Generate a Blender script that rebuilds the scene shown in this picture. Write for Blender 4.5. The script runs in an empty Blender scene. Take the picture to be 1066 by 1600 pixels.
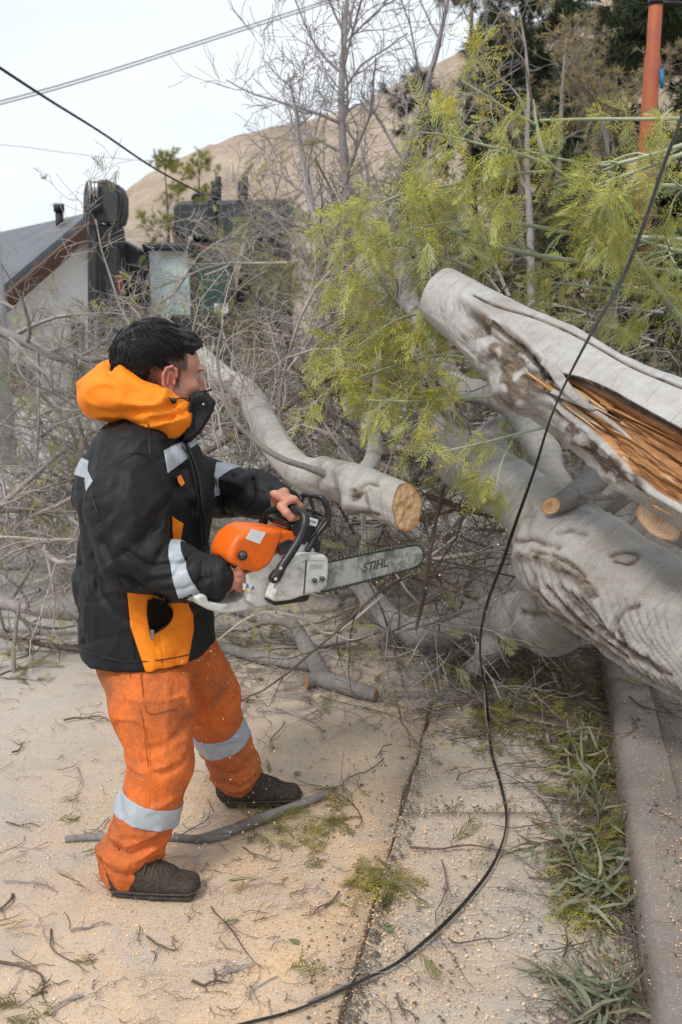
import bpy, bmesh, math, random
import numpy as np
from mathutils import Vector, Matrix
R = math.radians
C = bpy.context.scene.collection
S = bpy.context.scene
# ---------------------------------------------------------------- camera
H = 1.6; PITCH = 12.3; FPX = 1600*35/36
cam = bpy.data.cameras.new('camera'); camo = bpy.data.objects.new('camera', cam); C.objects.link(camo)
cam.sensor_fit = 'VERTICAL'; cam.sensor_height = 36; cam.sensor_width = 24; cam.lens = 35
cam.clip_start = .05; cam.clip_end = 2000
camo.location = (0, 0, H); camo.rotation_euler = (R(90-PITCH), 0, 0)
cam.dof.use_dof = True; cam.dof.focus_distance = 2.75; cam.dof.aperture_fstop = 5.6
S.camera = camo
# ---------------------------------------------------------------- world, sun, exposure
SUN_EL, SUN_ROT = 52, 215
w = bpy.data.worlds.new('World'); S.world = w; w.use_nodes = True
nt = w.node_tree; nt.nodes.clear()
out = nt.nodes.new('ShaderNodeOutputWorld'); bg = nt.nodes.new('ShaderNodeBackground')
sky = nt.nodes.new('ShaderNodeTexSky'); sky.sky_type = 'NISHITA'; sky.sun_disc = False
sky.sun_elevation = R(SUN_EL); sky.sun_rotation = R(SUN_ROT); sky.air_density = 1.0; sky.dust_density = 3.0
tc = nt.nodes.new('ShaderNodeTexCoord'); mp = nt.nodes.new('ShaderNodeMapping'); mp.inputs['Scale'].default_value = (1, 1, 3.2)
no = nt.nodes.new('ShaderNodeTexNoise'); no.inputs['Scale'].default_value = 2.2; no.inputs['Detail'].default_value = 6; no.inputs['Roughness'].default_value = .55
rp = nt.nodes.new('ShaderNodeValToRGB'); rp.color_ramp.elements[0].position = .35; rp.color_ramp.elements[0].color = (5.8, 6.4, 7.0, 1)
rp.color_ramp.elements[1].position = .68; rp.color_ramp.elements[1].color = (6.9, 7.15, 7.4, 1)
mx = nt.nodes.new('ShaderNodeMix'); mx.data_type = 'RGBA'; mx.inputs[0].default_value = .93
nt.links.new(tc.outputs['Generated'], mp.inputs[0]); nt.links.new(mp.outputs[0], no.inputs['Vector']); nt.links.new(no.outputs['Fac'], rp.inputs[0])
nt.links.new(sky.outputs[0], mx.inputs[6]); nt.links.new(rp.outputs[0], mx.inputs[7])
nt.links.new(mx.outputs[2], bg.inputs[0]); bg.inputs[1].default_value = .095; nt.links.new(bg.outputs[0], out.inputs[0])
sun = bpy.data.lights.new('sun', 'SUN'); sun.energy = 1.5; sun.angle = R(14); sun.color = (1, .96, .9)
suno = bpy.data.objects.new('sun', sun); C.objects.link(suno)
_d = Vector((math.sin(R(SUN_ROT))*math.cos(R(SUN_EL)), math.cos(R(SUN_ROT))*math.cos(R(SUN_EL)), math.sin(R(SUN_EL))))
suno.rotation_euler = _d.to_track_quat('Z', 'Y').to_euler(); suno.location = (0, 0, 10)
S.view_settings.view_transform = 'Standard'; S.view_settings.look = 'None'; S.view_settings.gamma = 1; S.view_settings.exposure = .70
S.cycles.max_bounces = 5; S.cycles.diffuse_bounces = 3; S.cycles.transparent_max_bounces = 4
rnd = random.Random(7); nr = np.random.default_rng(7)
_cp, _sp = math.cos(R(PITCH)), math.sin(R(PITCH))
def ray(px, py):
    r = (px-533)/FPX; d = (py-800)/FPX
    return np.array([r, _cp-d*_sp, -_sp-d*_cp])
def at(px, py, Y):          # the point seen at a pixel of the photograph, Y metres ahead of the camera
    v = ray(px, py); return np.array([0, 0, H])+v*(Y/v[1])
def gd(px, py, z=0):        # the same on a level plane
    v = ray(px, py); return np.array([0, 0, H])+v*((z-H)/v[2])
# ---------------------------------------------------------------- objects
def link(o, parent=None):
    C.objects.link(o)
    if parent is not None: o.parent = parent
    return o
def tag(o, label=None, cat=None, group=None, kind=None):
    for k, v in (('label', label), ('category', cat), ('group', group), ('kind', kind)):
        if v: o[k] = v
    return o
def empty(name, loc, label, cat, group=None):
    o = bpy.data.objects.new(name, None); o.empty_display_size = .1; o.location = tuple(loc); C.objects.link(o)
    return tag(o, label, cat, group)
def mesh(name, V, F, mats, parent=None, smooth=True, attrs=None, mi=None, quad=None):
    """V Nx3, F array (all the same size) or list of arrays; vertices are in world space"""
    V = np.asarray(V, dtype=np.float64)
    if parent is not None: V = V-np.array(wloc(parent))
    me = bpy.data.meshes.new(name)
    Fs = F if isinstance(F, list) else [F]
    Fs = [np.asarray(f, dtype=np.int32) for f in Fs if len(f)]
    idx = np.concatenate([f.ravel() for f in Fs]) if Fs else np.zeros(0, np.int32)
    tot = np.concatenate([np.full(len(f), f.shape[1], np.int32) for f in Fs]) if Fs else np.zeros(0, np.int32)
    st = np.concatenate([[0], np.cumsum(tot)[:-1]]).astype(np.int32) if len(tot) else tot
    me.vertices.add(len(V)); me.vertices.foreach_set('co', V.astype(np.float32).ravel())
    me.loops.add(len(idx)); me.loops.foreach_set('vertex_index', idx)
    me.polygons.add(len(tot)); me.polygons.foreach_set('loop_start', st)
    for m in (mats if isinstance(mats, (list, tuple)) else [mats]): me.materials.append(m)
    if mi is not None: me.polygons.foreach_set('material_index', np.asarray(mi, np.int32))
    me.update(calc_edges=True); me.validate()
    if smooth: me.polygons.foreach_set('use_smooth', np.ones(len(me.polygons), bool))
    if attrs:
        for k, a in attrs.items():
            a = np.asarray(a, np.float32)
            if len(a) != len(me.vertices): continue
            if a.ndim == 1:
                t = me.attributes.new(k, 'FLOAT', 'POINT'); t.data.foreach_set('value', a)
            else:
                t = me.attributes.new(k, 'FLOAT_VECTOR', 'POINT'); t.data.foreach_set('vector', a.ravel())
    o = bpy.data.objects.new(name, me); return link(o, parent)
def wloc(o):
    p = np.zeros(3)
    while o is not None: p = p+np.array(o.location); o = o.parent
    return p
def bm_obj(name, bm, mat_, parent=None, smooth=False, bevel=0, seg=2):
    if bevel:
        pass
    if parent is not None: bmesh.ops.translate(bm, verts=bm.verts, vec=-Vector(wloc(parent)))
    me = bpy.data.meshes.new(name); bm.to_mesh(me); bm.free()
    for m in (mat_ if isinstance(mat_, (list, tuple)) else [mat_]): me.materials.append(m)
    if smooth:
        for p in me.polygons: p.use_smooth = True
    o = bpy.data.objects.new(name, me); link(o, parent)
    if bevel:
        b = o.modifiers.new('bevel', 'BEVEL'); b.width = bevel; b.segments = seg; b.limit_method = 'ANGLE'; b.angle_limit = R(35)
        for p in me.polygons: p.use_smooth = True
        try: me.set_sharp_from_angle(angle=R(35))
        except Exception: pass
    return o
# ---------------------------------------------------------------- materials
def nd(nt, t, **kw):
    n = nt.nodes.new(t)
    for k, v in kw.items():
        if k in n.inputs: n.inputs[k].default_value = v
        else: setattr(n, k, v)
    return n
class MB:
    """small node builder"""
    def __init__(s, name, rough=.6, spec=.4):
        s.m = bpy.data.materials.new(name); s.m.use_nodes = True; s.nt = s.m.node_tree
        s.b = s.nt.nodes['Principled BSDF']; s.b.inputs['Roughness'].default_value = rough
        s.b.inputs['Specular IOR Level'].default_value = spec
        s.h = None
    def L(s, a, b): s.nt.links.new(a, b)
    def coord(s, kind='Object', scale=(1, 1, 1), rot=(0, 0, 0)):
        if kind in ('Object', 'Generated', 'UV'): o = nd(s.nt, 'ShaderNodeTexCoord').outputs[kind]
        elif kind == 'World': o = nd(s.nt, 'ShaderNodeNewGeometry').outputs['Position']
        else:
            n = nd(s.nt, 'ShaderNodeAttribute'); n.attribute_name = kind; o = n.outputs['Vector']
        mp = nd(s.nt, 'ShaderNodeMapping'); mp.inputs['Scale'].default_value = scale; mp.inputs['Rotation'].default_value = rot
        s.L(o, mp.inputs[0]); return mp.outputs[0]
    def attr(s, name):
        n = nd(s.nt, 'ShaderNodeAttribute'); n.attribute_name = name; return n.outputs['Fac']
    def noise(s, co, scale, detail=4, rough=.55, dist=0, ramp=None):
        n = nd(s.nt, 'ShaderNodeTexNoise', Scale=scale, Detail=detail, Roughness=rough, Distortion=dist); s.L(co, n.inputs['Vector'])
        return s.ramp(n.outputs['Fac'], *ramp) if ramp else n.outputs['Fac']
    def vor(s, co, scale, ramp=None, feat='F1', rand=1):
        n = nd(s.nt, 'ShaderNodeTexVoronoi', Scale=scale, feature=feat, Randomness=rand); s.L(co, n.inputs['Vector'])
        return s.ramp(n.outputs['Distance'], *ramp) if ramp else n.outputs['Distance']
    def ramp(s, f, a, b, inv=False):
        n = nd(s.nt, 'ShaderNodeMapRange'); n.inputs[1].default_value = a; n.inputs[2].default_value = b
        if inv: n.inputs[3].default_value = 1; n.inputs[4].default_value = 0
        s.L(f, n.inputs[0]); return n.outputs[0]
    def math(s, op, a, b=None):
        n = nd(s.nt, 'ShaderNodeMath', operation=op)
        for i, v in enumerate((a, b)):
            if v is None: continue
            if isinstance(v, (int, float)): n.inputs[i].default_value = v
            else: s.L(v, n.inputs[i])
        return n.outputs[0]
    def mix(s, f, a, b, mode='MIX'):
        n = nd(s.nt, 'ShaderNodeMix', data_type='RGBA', blend_type=mode)
        for i, v in ((0, f), (6, a), (7, b)):
            if isinstance(v, (int, float)): n.inputs[i].default_value = v if i == 0 else (v, v, v, 1)
            elif isinstance(v, tuple): n.inputs[i].default_value = (*v[:3], 1)
            else: s.L(v, n.inputs[i])
        return n.outputs[2]
    def color(s, c):
        if isinstance(c, tuple): s.b.inputs['Base Color'].default_value = (*c[:3], 1)
        else: s.L(c, s.b.inputs['Base Color'])
    def rough(s, r): s.L(r, s.b.inputs['Roughness'])
    def bump(s, h, strength=.5, dist=.01):
        n = nd(s.nt, 'ShaderNodeBump', Strength=strength, Distance=dist); s.L(h, n.inputs['Height'])
        if s.h is not None: s.L(s.h, n.inputs['Normal'])
        s.h = n.outputs[0]; s.L(s.h, s.b.inputs['Normal'])
def simple(name, c1, c2=None, scale=20, rough=.6, bump=0, bscale=None, spec=.4, metal=0, kind='Object', bdist=.003):
    m = MB(name, rough, spec); co = m.coord(kind)
    c2 = c2 or tuple(x*.7 for x in c1)
    n1 = m.noise(co, scale, 5, .6, 0, (.3, .7)); m.color(m.mix(n1, c1, c2))
    if bump: m.bump(m.noise(co, bscale or scale*3, 4), bump, bdist)
    m.b.inputs['Metallic'].default_value = metal
    return m.m
# ---------------------------------------------------------------- numpy noise
_perm = np.random.default_rng(3).random((32, 32, 32))
def vnoise(p):
    p = np.asarray(p); i = np.floor(p).astype(int); f = p-i; f = f*f*(3-2*f)
    i0 = i & 31; i1 = (i+1) & 31; x, y, z = f[..., 0], f[..., 1], f[..., 2]
    g = lambda a, b, c: _perm[a, b, c]
    c00 = g(i0[..., 0], i0[..., 1], i0[..., 2])*(1-x)+g(i1[..., 0], i0[..., 1], i0[..., 2])*x
    c10 = g(i0[..., 0], i1[..., 1], i0[..., 2])*(1-x)+g(i1[..., 0], i1[..., 1], i0[..., 2])*x
    c01 = g(i0[..., 0], i0[..., 1], i1[..., 2])*(1-x)+g(i1[..., 0], i0[..., 1], i1[..., 2])*x
    c11 = g(i0[..., 0], i1[..., 1], i1[..., 2])*(1-x)+g(i1[..., 0], i1[..., 1], i1[..., 2])*x
    return ((c00*(1-y)+c10*y)*(1-z)+(c01*(1-y)+c11*y)*z)*2-1
def fbm(p, o=4):
    s = 0; a = 1; p = np.asarray(p, float)
    for k in range(o): s = s+a*vnoise(p); p = p*2.03+7.1; a *= .5
    return s
# ---------------------------------------------------------------- distance fields
def V3(*a): return np.array(a, float)
def nrm(v): v = np.asarray(v, float); return v/np.linalg.norm(v)
class SDF:
    def __init__(s): s.p = []
    def ecap(s, a, b, ra, rb=None, w=(0, 1, 0), cap=None, k=.02, sub=False):
        """tapered capsule from a to b; radii (u along w, v across); smooth union over k"""
        a = np.asarray(a, float); b = np.asarray(b, float); rb = ra if rb is None else rb
        ra = np.array(ra if hasattr(ra, '__len__') else (ra, ra), float); rb = np.array(rb if hasattr(rb, '__len__') else (rb, rb), float)
        ax = b-a; Ln = np.linalg.norm(ax)
        if Ln < 1e-6: ax = V3(0, 0, 1); Ln = 0
        else: ax = ax/Ln
        w = np.asarray(w, float); w = w-ax*np.dot(w, ax)
        if np.linalg.norm(w) < 1e-4: w = V3(1, 0, 0)-ax*ax[0]
        w = nrm(w); v = np.cross(ax, w); ca = cap
        def f(P):
            d = P-a; t = d@ax; tt = np.clip(t/Ln, 0, 1) if Ln else np.zeros(len(P))
            h = t-tt*Ln; ru = ra[0]+(rb[0]-ra[0])*tt; rv = ra[1]+(rb[1]-ra[1])*tt
            rh = np.minimum(ru, rv) if ca is None else ca
            x = d@w; y = d@v
            k0 = np.sqrt((x/ru)**2+(y/rv)**2+(h/rh)**2); k1 = np.sqrt((x/ru**2)**2+(y/rv**2)**2+(h/rh**2)**2)+1e-9
            return np.where(k0 < .05, -np.minimum(np.minimum(ru, rv), rh), k0*(k0-1)/k1)
        rad = Ln/2+max(ra.max(), rb.max(), cap or 0)
        s.p.append((f, (a+b)/2, rad, k, sub)); return s
    def ell(s, c, r, F=(1, 0, 0), U=(0, 0, 1), k=.02, sub=False):
        F = nrm(F); U = np.asarray(U, float); U = nrm(U-F*np.dot(U, F)); W = np.cross(U, F); M = np.stack([F, W, U]); r = np.array(r, float); c = np.asarray(c, float)
        def f(P):
            q = (P-c)@M.T; k0 = np.linalg.norm(q/r, axis=1); k1 = np.linalg.norm(q/r**2, axis=1)+1e-9
            return np.where(k0 < .05, -r.min(), k0*(k0-1)/k1)
        s.p.append((f, c, r.max(), k, sub)); return s
    def chain(s, pts, rs, k=.02, w=(0, 1, 0)):
        for i in range(len(pts)-1): s.ecap(pts[i], pts[i+1], rs[i], rs[i+1], k=k, w=w)
        return s
    def ev(s, P, prims):
        d = None
        for f, c, r, k, sub in prims:
            e = f(P)
            if d is None: d = e if not sub else np.full(len(P), 1.0); continue
            if sub:
                h = np.clip(.5-.5*(d+e)/k, 0, 1); d = d*(1-h)+(-e)*h+k*h*(1-h)
            else:
                h = np.clip(.5+.5*(e-d)/k, 0, 1); d = e*(1-h)+d*h-k*h*(1-h)
        return d
    def build(s, res, disp=None, smooth_it=2, B=20, margin=.02):
        lo = np.min([c-r for _, c, r, k, sb in s.p if not sb], 0)-margin*2; hi = np.max([c+r for _, c, r, k, sb in s.p if not sb], 0)+margin*2
        n = np.ceil((hi-lo)/res).astype(int)+2; nb = np.ceil(n/B).astype(int)
        VK, VP, QK = [], [], []
        key = lambda i, j, k: ((i*(n[1]+B+4)+j)*(n[2]+B+4)+k)
        br = res*(B+2)*.87
        g = np.arange(B+2)
        I, J, K = np.meshgrid(g, g, g, indexing='ij'); G = np.stack([I, J, K], -1).reshape(-1, 3)
        for bi in range(nb[0]):
            for bj in range(nb[1]):
                for bk in range(nb[2]):
                    o = np.array([bi, bj, bk])*B; cen = lo+(o+(B+1)/2)*res
                    pr = [q for q in s.p if np.linalg.norm(cen-q[1])-q[2]-br < q[3]+margin]
                    if not pr or all(q[4] for q in pr): continue
                    pr = [q for q in pr if (q[0](cen[None])[0] < br*1.3+q[3]+margin)]
                    if not pr or all(q[4] for q in pr): continue
                    P = lo+(G+o)*res
                    d = s.ev(P, pr)
                    if d is None: continue
                    if disp is not None: d = d+disp(P)
                    D = d.reshape(B+2, B+2, B+2)
                    if D.min() > 0 or D.max() < 0: continue
                    sg = D < 0
                    # cells B+1 per axis; vertices for cells
                    c8 = [(a, b, c) for a in (0, 1) for b in (0, 1) for c in (0, 1)]
                    m = B+1
                    acc = np.zeros((m, m, m, 3)); cnt = np.zeros((m, m, m))
                    for u in range(8):
                        for v in range(u+1, 8):
                            A, Bc = c8[u], c8[v]
                            if sum(abs(A[q]-Bc[q]) for q in range(3)) != 1: continue
                            da = D[A[0]:A[0]+m, A[1]:A[1]+m, A[2]:A[2]+m]; db = D[Bc[0]:Bc[0]+m, Bc[1]:Bc[1]+m, Bc[2]:Bc[2]+m]
                            cr = (da < 0) != (db < 0)
                            t = np.where(cr, da/np.where(cr, da-db, 1), 0)
                            for q in range(3): acc[..., q] += np.where(cr, A[q]+t*(Bc[q]-A[q]), 0)
                            cnt += cr
                    ii, jj, kk = np.nonzero(cnt)
                    if not len(ii): continue
                    pos = acc[ii, jj, kk]/cnt[ii, jj, kk][:, None]+np.stack([ii, jj, kk], -1)+o
                    VK.append(key(ii+o[0], jj+o[1], kk+o[2])); VP.append(lo+pos*res)
                    # quads for edges whose start is in 1..B
                    for q in range(3):
                        e = np.eye(3, dtype=int)[q]; a1, a2 = [(1, 2), (2, 0), (0, 1)][q]
                        s0 = sg[:B+1, :B+1, :B+1]; s1 = sg[e[0]:B+1+e[0], e[1]:B+1+e[1], e[2]:B+1+e[2]]
                        cr = s0 != s1
                        i3 = np.stack(np.nonzero(cr), -1)
                        # own edges: cross-axes index in 1..B, along axis 0..B-1 (so each edge is made once)
                        ok = (i3[:, a1] >= 1) & (i3[:, a1] <= B) & (i3[:, a2] >= 1) & (i3[:, a2] <= B) & (i3[:, q] < B)
                        i3 = i3[ok]
                        if not len(i3): continue
                        e1 = np.eye(3, dtype=int)[a1]; e2 = np.eye(3, dtype=int)[a2]
                        c0 = i3+o; qd = [c0-e1-e2, c0-e2, c0, c0-e1]
                        kq = np.stack([key(x[:, 0], x[:, 1], x[:, 2]) for x in qd], -1)
                        fl = ~s0[i3[:, 0], i3[:, 1], i3[:, 2]]; kq[fl] = kq[fl][:, ::-1]
                        QK.append(kq)
        VK = np.concatenate(VK); VP = np.concatenate(VP); QK = np.concatenate(QK)
        uk, fi = np.unique(VK, return_index=True); V = VP[fi]
        Q = np.searchsorted(uk, QK); Q = np.clip(Q, 0, len(uk)-1)
        ok = (uk[Q] == QK).all(1); Q = Q[ok]
        for it in range(smooth_it):
            A = np.zeros_like(V); n_ = np.zeros(len(V))
            for x, y in ((0, 1), (1, 2), (2, 3), (3, 0)):
                for c in range(3):
                    A[:, c] += np.bincount(Q[:, x], V[Q[:, y], c], len(V))+np.bincount(Q[:, y], V[Q[:, x], c], len(V))
                n_ += np.bincount(Q[:, x], minlength=len(V))+np.bincount(Q[:, y], minlength=len(V))
            V = np.where(n_[:, None] > 0, V*.45+.55*A/np.maximum(n_, 1)[:, None], V)
        return V, Q
# ---------------------------------------------------------------- tubes
def smoothpath(P, n):
    """Catmull-Rom through P (rows may carry radius etc.)"""
    P = np.asarray(P, float); m = len(P)
    if m < 3: t = np.linspace(0, 1, n)[:, None]; return P[0]*(1-t)+P[-1]*t
    L = np.concatenate([[0], np.cumsum(np.maximum(np.linalg.norm(np.diff(P[:, :3], axis=0), axis=1), 1e-6))])
    Q = np.vstack([2*P[0]-P[1], P, 2*P[-1]-P[-2]])
    s = np.linspace(0, L[-1], n); i = np.clip(np.searchsorted(L, s, 'right')-1, 0, m-2)
    t = ((s-L[i])/(L[i+1]-L[i]))[:, None]
    a, b, c, d = Q[i], Q[i+1], Q[i+2], Q[i+3]
    r = .5*(2*b+(c-a)*t+(2*a-5*b+4*c-d)*t*t+(3*b-a-3*c+d)*t**3)
    return r
def frames(P):
    T = np.gradient(P, axis=0); T /= np.linalg.norm(T, axis=1)[:, None]+1e-12
    N = np.zeros_like(P); u = np.cross(T[0], [0, 0, 1.]);
    if np.linalg.norm(u) < .1: u = np.cross(T[0], [0, 1., 0])
    N[0] = u/np.linalg.norm(u)
    for i in range(1, len(P)):
        v = N[i-1]-T[i]*np.dot(N[i-1], T[i]); N[i] = v/(np.linalg.norm(v)+1e-12)
    return T, N, np.cross(T, N)
def tube(path, r, sides=12, rfun=None, caps=True, off=None):
    """returns V, F(list), straight coordinates"""
    P = np.asarray(path, float); n = len(P); r = np.broadcast_to(np.asarray(r, float), (n,))
    T, N, B = frames(P); th = np.linspace(0, 2*np.pi, sides, endpoint=False)
    s = np.concatenate([[0], np.cumsum(np.linalg.norm(np.diff(P, axis=0), axis=1))])
    rr = r[:, None]*np.ones(sides)[None]
    if rfun is not None: rr = rr+rfun(s[:, None]+0*rr, th[None]+0*rr, rr)
    c = np.cos(th)[None, :, None]; d = np.sin(th)[None, :, None]
    V = P[:, None]+rr[..., None]*(N[:, None]*c+B[:, None]*d)
    st = np.stack([s[:, None]+0*rr, r[:, None]*np.cos(th)[None], r[:, None]*np.sin(th)[None]], -1)
    V = V.reshape(-1, 3); st = st.reshape(-1, 3)
    i = np.arange(n-1)[:, None]*sides; j = np.arange(sides)[None]; j1 = (j+1) % sides
    F = np.stack([i+j, i+j1, i+sides+j1, i+sides+j], -1).reshape(-1, 4)
    Fs = [F]
    if caps: Fs.append(np.array([np.arange(sides)[::-1], (n-1)*sides+np.arange(sides)]))
    return V, Fs, st
class Soup:
    """collects many pieces into one mesh"""
    def __init__(s): s.V = []; s.F = {}; s.A = []; s.n = 0; s.M = {}
    def add(s, V, Fs, A=None, m=0):
        for f in (Fs if isinstance(Fs, list) else [Fs]):
            f = np.asarray(f); s.F.setdefault(f.shape[1], []).append(f+s.n); s.M.setdefault(f.shape[1], []).append(np.full(len(f), m))
        s.V.append(np.asarray(V)); s.A.append(np.asarray(A) if A is not None else np.asarray(V)); s.n += len(V); return s
    def tube(s, path, r, sides=6, m=0, caps=False):
        V, F, st = tube(path, r, sides, caps=caps); return s.add(V, F, st, m)
    def build(s, name, mats, parent=None, smooth=True):
        if not s.F: return None
        ks = sorted(s.F)
        return mesh(name, np.concatenate(s.V), [np.concatenate(s.F[k]) for k in ks], mats, parent, smooth, {'st': np.concatenate(s.A)}, np.concatenate([np.concatenate(s.M[k]) for k in ks]))
m_piping = simple('black zip', (.012, .012, .012), None, 50, .4)
m_metal = simple('worn metal', (.5, .5, .5), (.25, .24, .22), 60, .35, metal=1)
# ================================================================ the setting
def proj(V):
    V = np.asarray(V)-np.array([0, 0, H]); t = V[:, 1]*_cp-V[:, 2]*_sp; u = V[:, 1]*_sp+V[:, 2]*_cp
    return np.stack([533+V[:, 0]/t*FPX, 800-u/t*FPX], -1)
def st(o): o['kind'] = 'structure'; return o
VPX, VPY = 862, 440
def lineX(p0, y0, Y):       # X at forward distance Y of a ground line that runs along the kerb, through the pixel p0,y0
    g = gd(p0, y0); s = (VPX-533)/FPX/ray(VPX, VPY)[1]; return g[0]+s*(Y-g[1])
def road_mat(name, base, dark, dust, dc=(.1, 2.2), dr=2.6, dmax=1.0):
    m = MB(name, .92, .2); co = m.coord('World')
    n = m.noise(co, 1.1, 5, .6, .5); c = m.mix(m.ramp(n, .3, .7), base, tuple(x*.78 for x in base))
    c = m.mix(m.math('MULTIPLY', m.vor(co, 95, (.12, .3)), .0), c, dark)
    c = m.mix(m.math('MULTIPLY', m.noise(co, 190, 3, .7, 0, (.55, .68)), .7), c, dark); c = m.mix(m.math('MULTIPLY', m.noise(co, 38, 5, .75, .4, (.52, .75)), .45), c, dark)
    c = m.mix(m.math('MULTIPLY', m.noise(co, 130, 2, .6, 0, (.60, .68)), .5), c, (.62, .58, .52))
    c = m.mix(m.math('MULTIPLY', m.noise(co, 2.7, 5, .65, 0, (.50, .72)), .45), c, dark)
    # sawdust: fine pale orange dust and chips, thickest where the saw has worked
    d = nd(m.nt, 'ShaderNodeVectorMath', operation='DISTANCE'); mp_ = m.coord('World', (1, .62, 0)); m.L(mp_, d.inputs[0]); d.inputs[1].default_value = (dc[0], dc[1]*.62, 0)
    f = m.ramp(d.outputs['Value'], .25, dr, True); pat = m.noise(co, 3.2, 6, .7, .6, (.36, .62)); f = m.math('MULTIPLY', f, dmax)
    fine = m.noise(co, 260, 2, .7, 0, (.35, .60)); w1 = m.math('MULTIPLY', m.math('MULTIPLY', f, m.math('ADD', m.math('MULTIPLY', pat, .65), .35)), m.math('ADD', m.math('MULTIPLY', fine, .55), .4))
    c = m.mix(w1, c, dust)
    ch = m.math('MULTIPLY', m.vor(co, 120, (.22, .10)), m.ramp(m.math('ADD', f, m.math('MULTIPLY', pat, .3)), .15, .9)); c = m.mix(m.math('MULTIPLY', ch, .75), c, (.74, .44, .20))
    m.color(c); hgt = m.math('ADD', m.noise(co, 150, 4, .7), m.math('MULTIPLY', m.noise(co, 14, 4), 1.6)); m.bump(hgt, .55, .006)
    return m.m
m_road = road_mat('concrete road with sawdust', (.46, .44, .415), (.17, .155, .14), (.76, .52, .30), (.05, 2.15), 2.4)
m_gut = road_mat('gutter concrete with sawdust', (.42, .40, .37), (.15, .135, .12), (.70, .50, .32), dmax=.62)
m_kerb = road_mat('kerb concrete', (.22, .21, .20), (.06, .056, .05), (.50, .36, .24), (1.1, 2.4), 3, .25)
m_pave = road_mat('pavement concrete', (.21, .20, .192), (.06, .056, .05), (.50, .36, .25), (1.4, 2.8), 3.5, .38)
m_soil = simple('dry soil', (.33, .29, .24), (.22, .19, .16), 3, .95, .6, 40, .1, kind='World')
# level ground out to the horizon, a little lower than the slabs
g = np.array([[-400, -60, -.035], [400, -60, -.035], [400, 900, -.035], [-400, 900, -.035]]); st(mesh('ground', g, np.array([[0, 1, 2, 3]]), m_soil, smooth=False))
def slab(name, xl, xr, y0, y1, z, mat_, nx, ny, edge=.004, cuts=()):
    """a cast slab between two lines (functions of Y), worn along its edges"""
    Ys = np.linspace(y0, y1, ny); u = np.linspace(0, 1, nx)**1.0; V = []
    for Y in Ys:
        a, c = xl(Y), xr(Y); 
        for k_, t in enumerate(u):
            x = a+(c-a)*t; zz = z; V.append((x, Y, zz))
    V = np.array(V); V[:, 2] += .003*fbm(V*np.array([1.3, 1.3, 1]), 3)
    G = V.reshape(ny, nx, 3); G[:, -1, 0] += .008*fbm(G[:, -1]*7, 3); G[:, 0, 0] += .008*fbm(G[:, 0]*7+5, 3)
    i = np.arange(ny-1)[:, None]*nx; j = np.arange(nx-1)[None]; F = np.stack([i+j, i+j+1, i+nx+j+1, i+nx+j], -1).reshape(-1, 4)
    n = len(V); B = V.copy(); B[:, 2] = -.034; per = np.concatenate([np.arange(nx), np.arange(1, ny)*nx+nx-1, ((ny-1)*nx+np.arange(nx-1))[::-1], (np.arange(1, ny-1)*nx)[::-1]])
    bi = np.arange(len(per))+n; S_ = np.stack([per, bi, np.roll(bi, -1), np.roll(per, -1)], -1)
    return st(mesh(name, np.vstack([G.reshape(-1, 3), B[per]]), [F, S_], mat_, smooth=False))
LJ = lambda Y: lineX(680, 1080, Y)          # joint between road and gutter
LK = lambda Y: lineX(945, 1090, Y)          # foot of the kerb
yj = gd(660, 1262)[1]
slab('road', lambda Y: -9.+0*Y, lambda Y: LJ(Y)-.006, -1, 16, 0, m_road, 60, 340)
slab('gutter', lambda Y: LJ(Y)+.008, lambda Y: LK(Y)-.002, -1, yj-.012, -.008, m_gut, 10, 70)
slab('gutter', lambda Y: LJ(Y)+.008, lambda Y: LK(Y)-.002, yj+.010, 6.5, -.010, m_gut, 10, 80)
# kerb and pavement: cross-section swept along the road
prof = [(0, -.03), (0.004, .05), (.010, .085), (.018, .102), (.032, .113), (.05, .118), (.10, .121), (.155, .122)]
V = []; Ys = np.linspace(-1, 12, 260)
for Y in Ys:
    for a, z in prof: V.append((LK(Y)+a, Y, z))
V = np.array(V); V += np.stack([.0035*fbm(V*np.array([6, 5, 6.]), 4), 0*V[:, 0], .004*fbm(V*np.array([7, 6, 7.])+4, 4)], -1); nx = len(prof); i = np.arange(len(Ys)-1)[:, None]*nx; j = np.arange(nx-1)[None]
st(mesh('kerb', V, np.stack([i+j, i+j+1, i+nx+j+1, i+nx+j], -1).reshape(-1, 4), m_pave))
slab('pavement', lambda Y: LK(Y)+.1545, lambda Y: LK(Y)+4.5, -1, 12, .119, m_pave, 40, 200)
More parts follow.
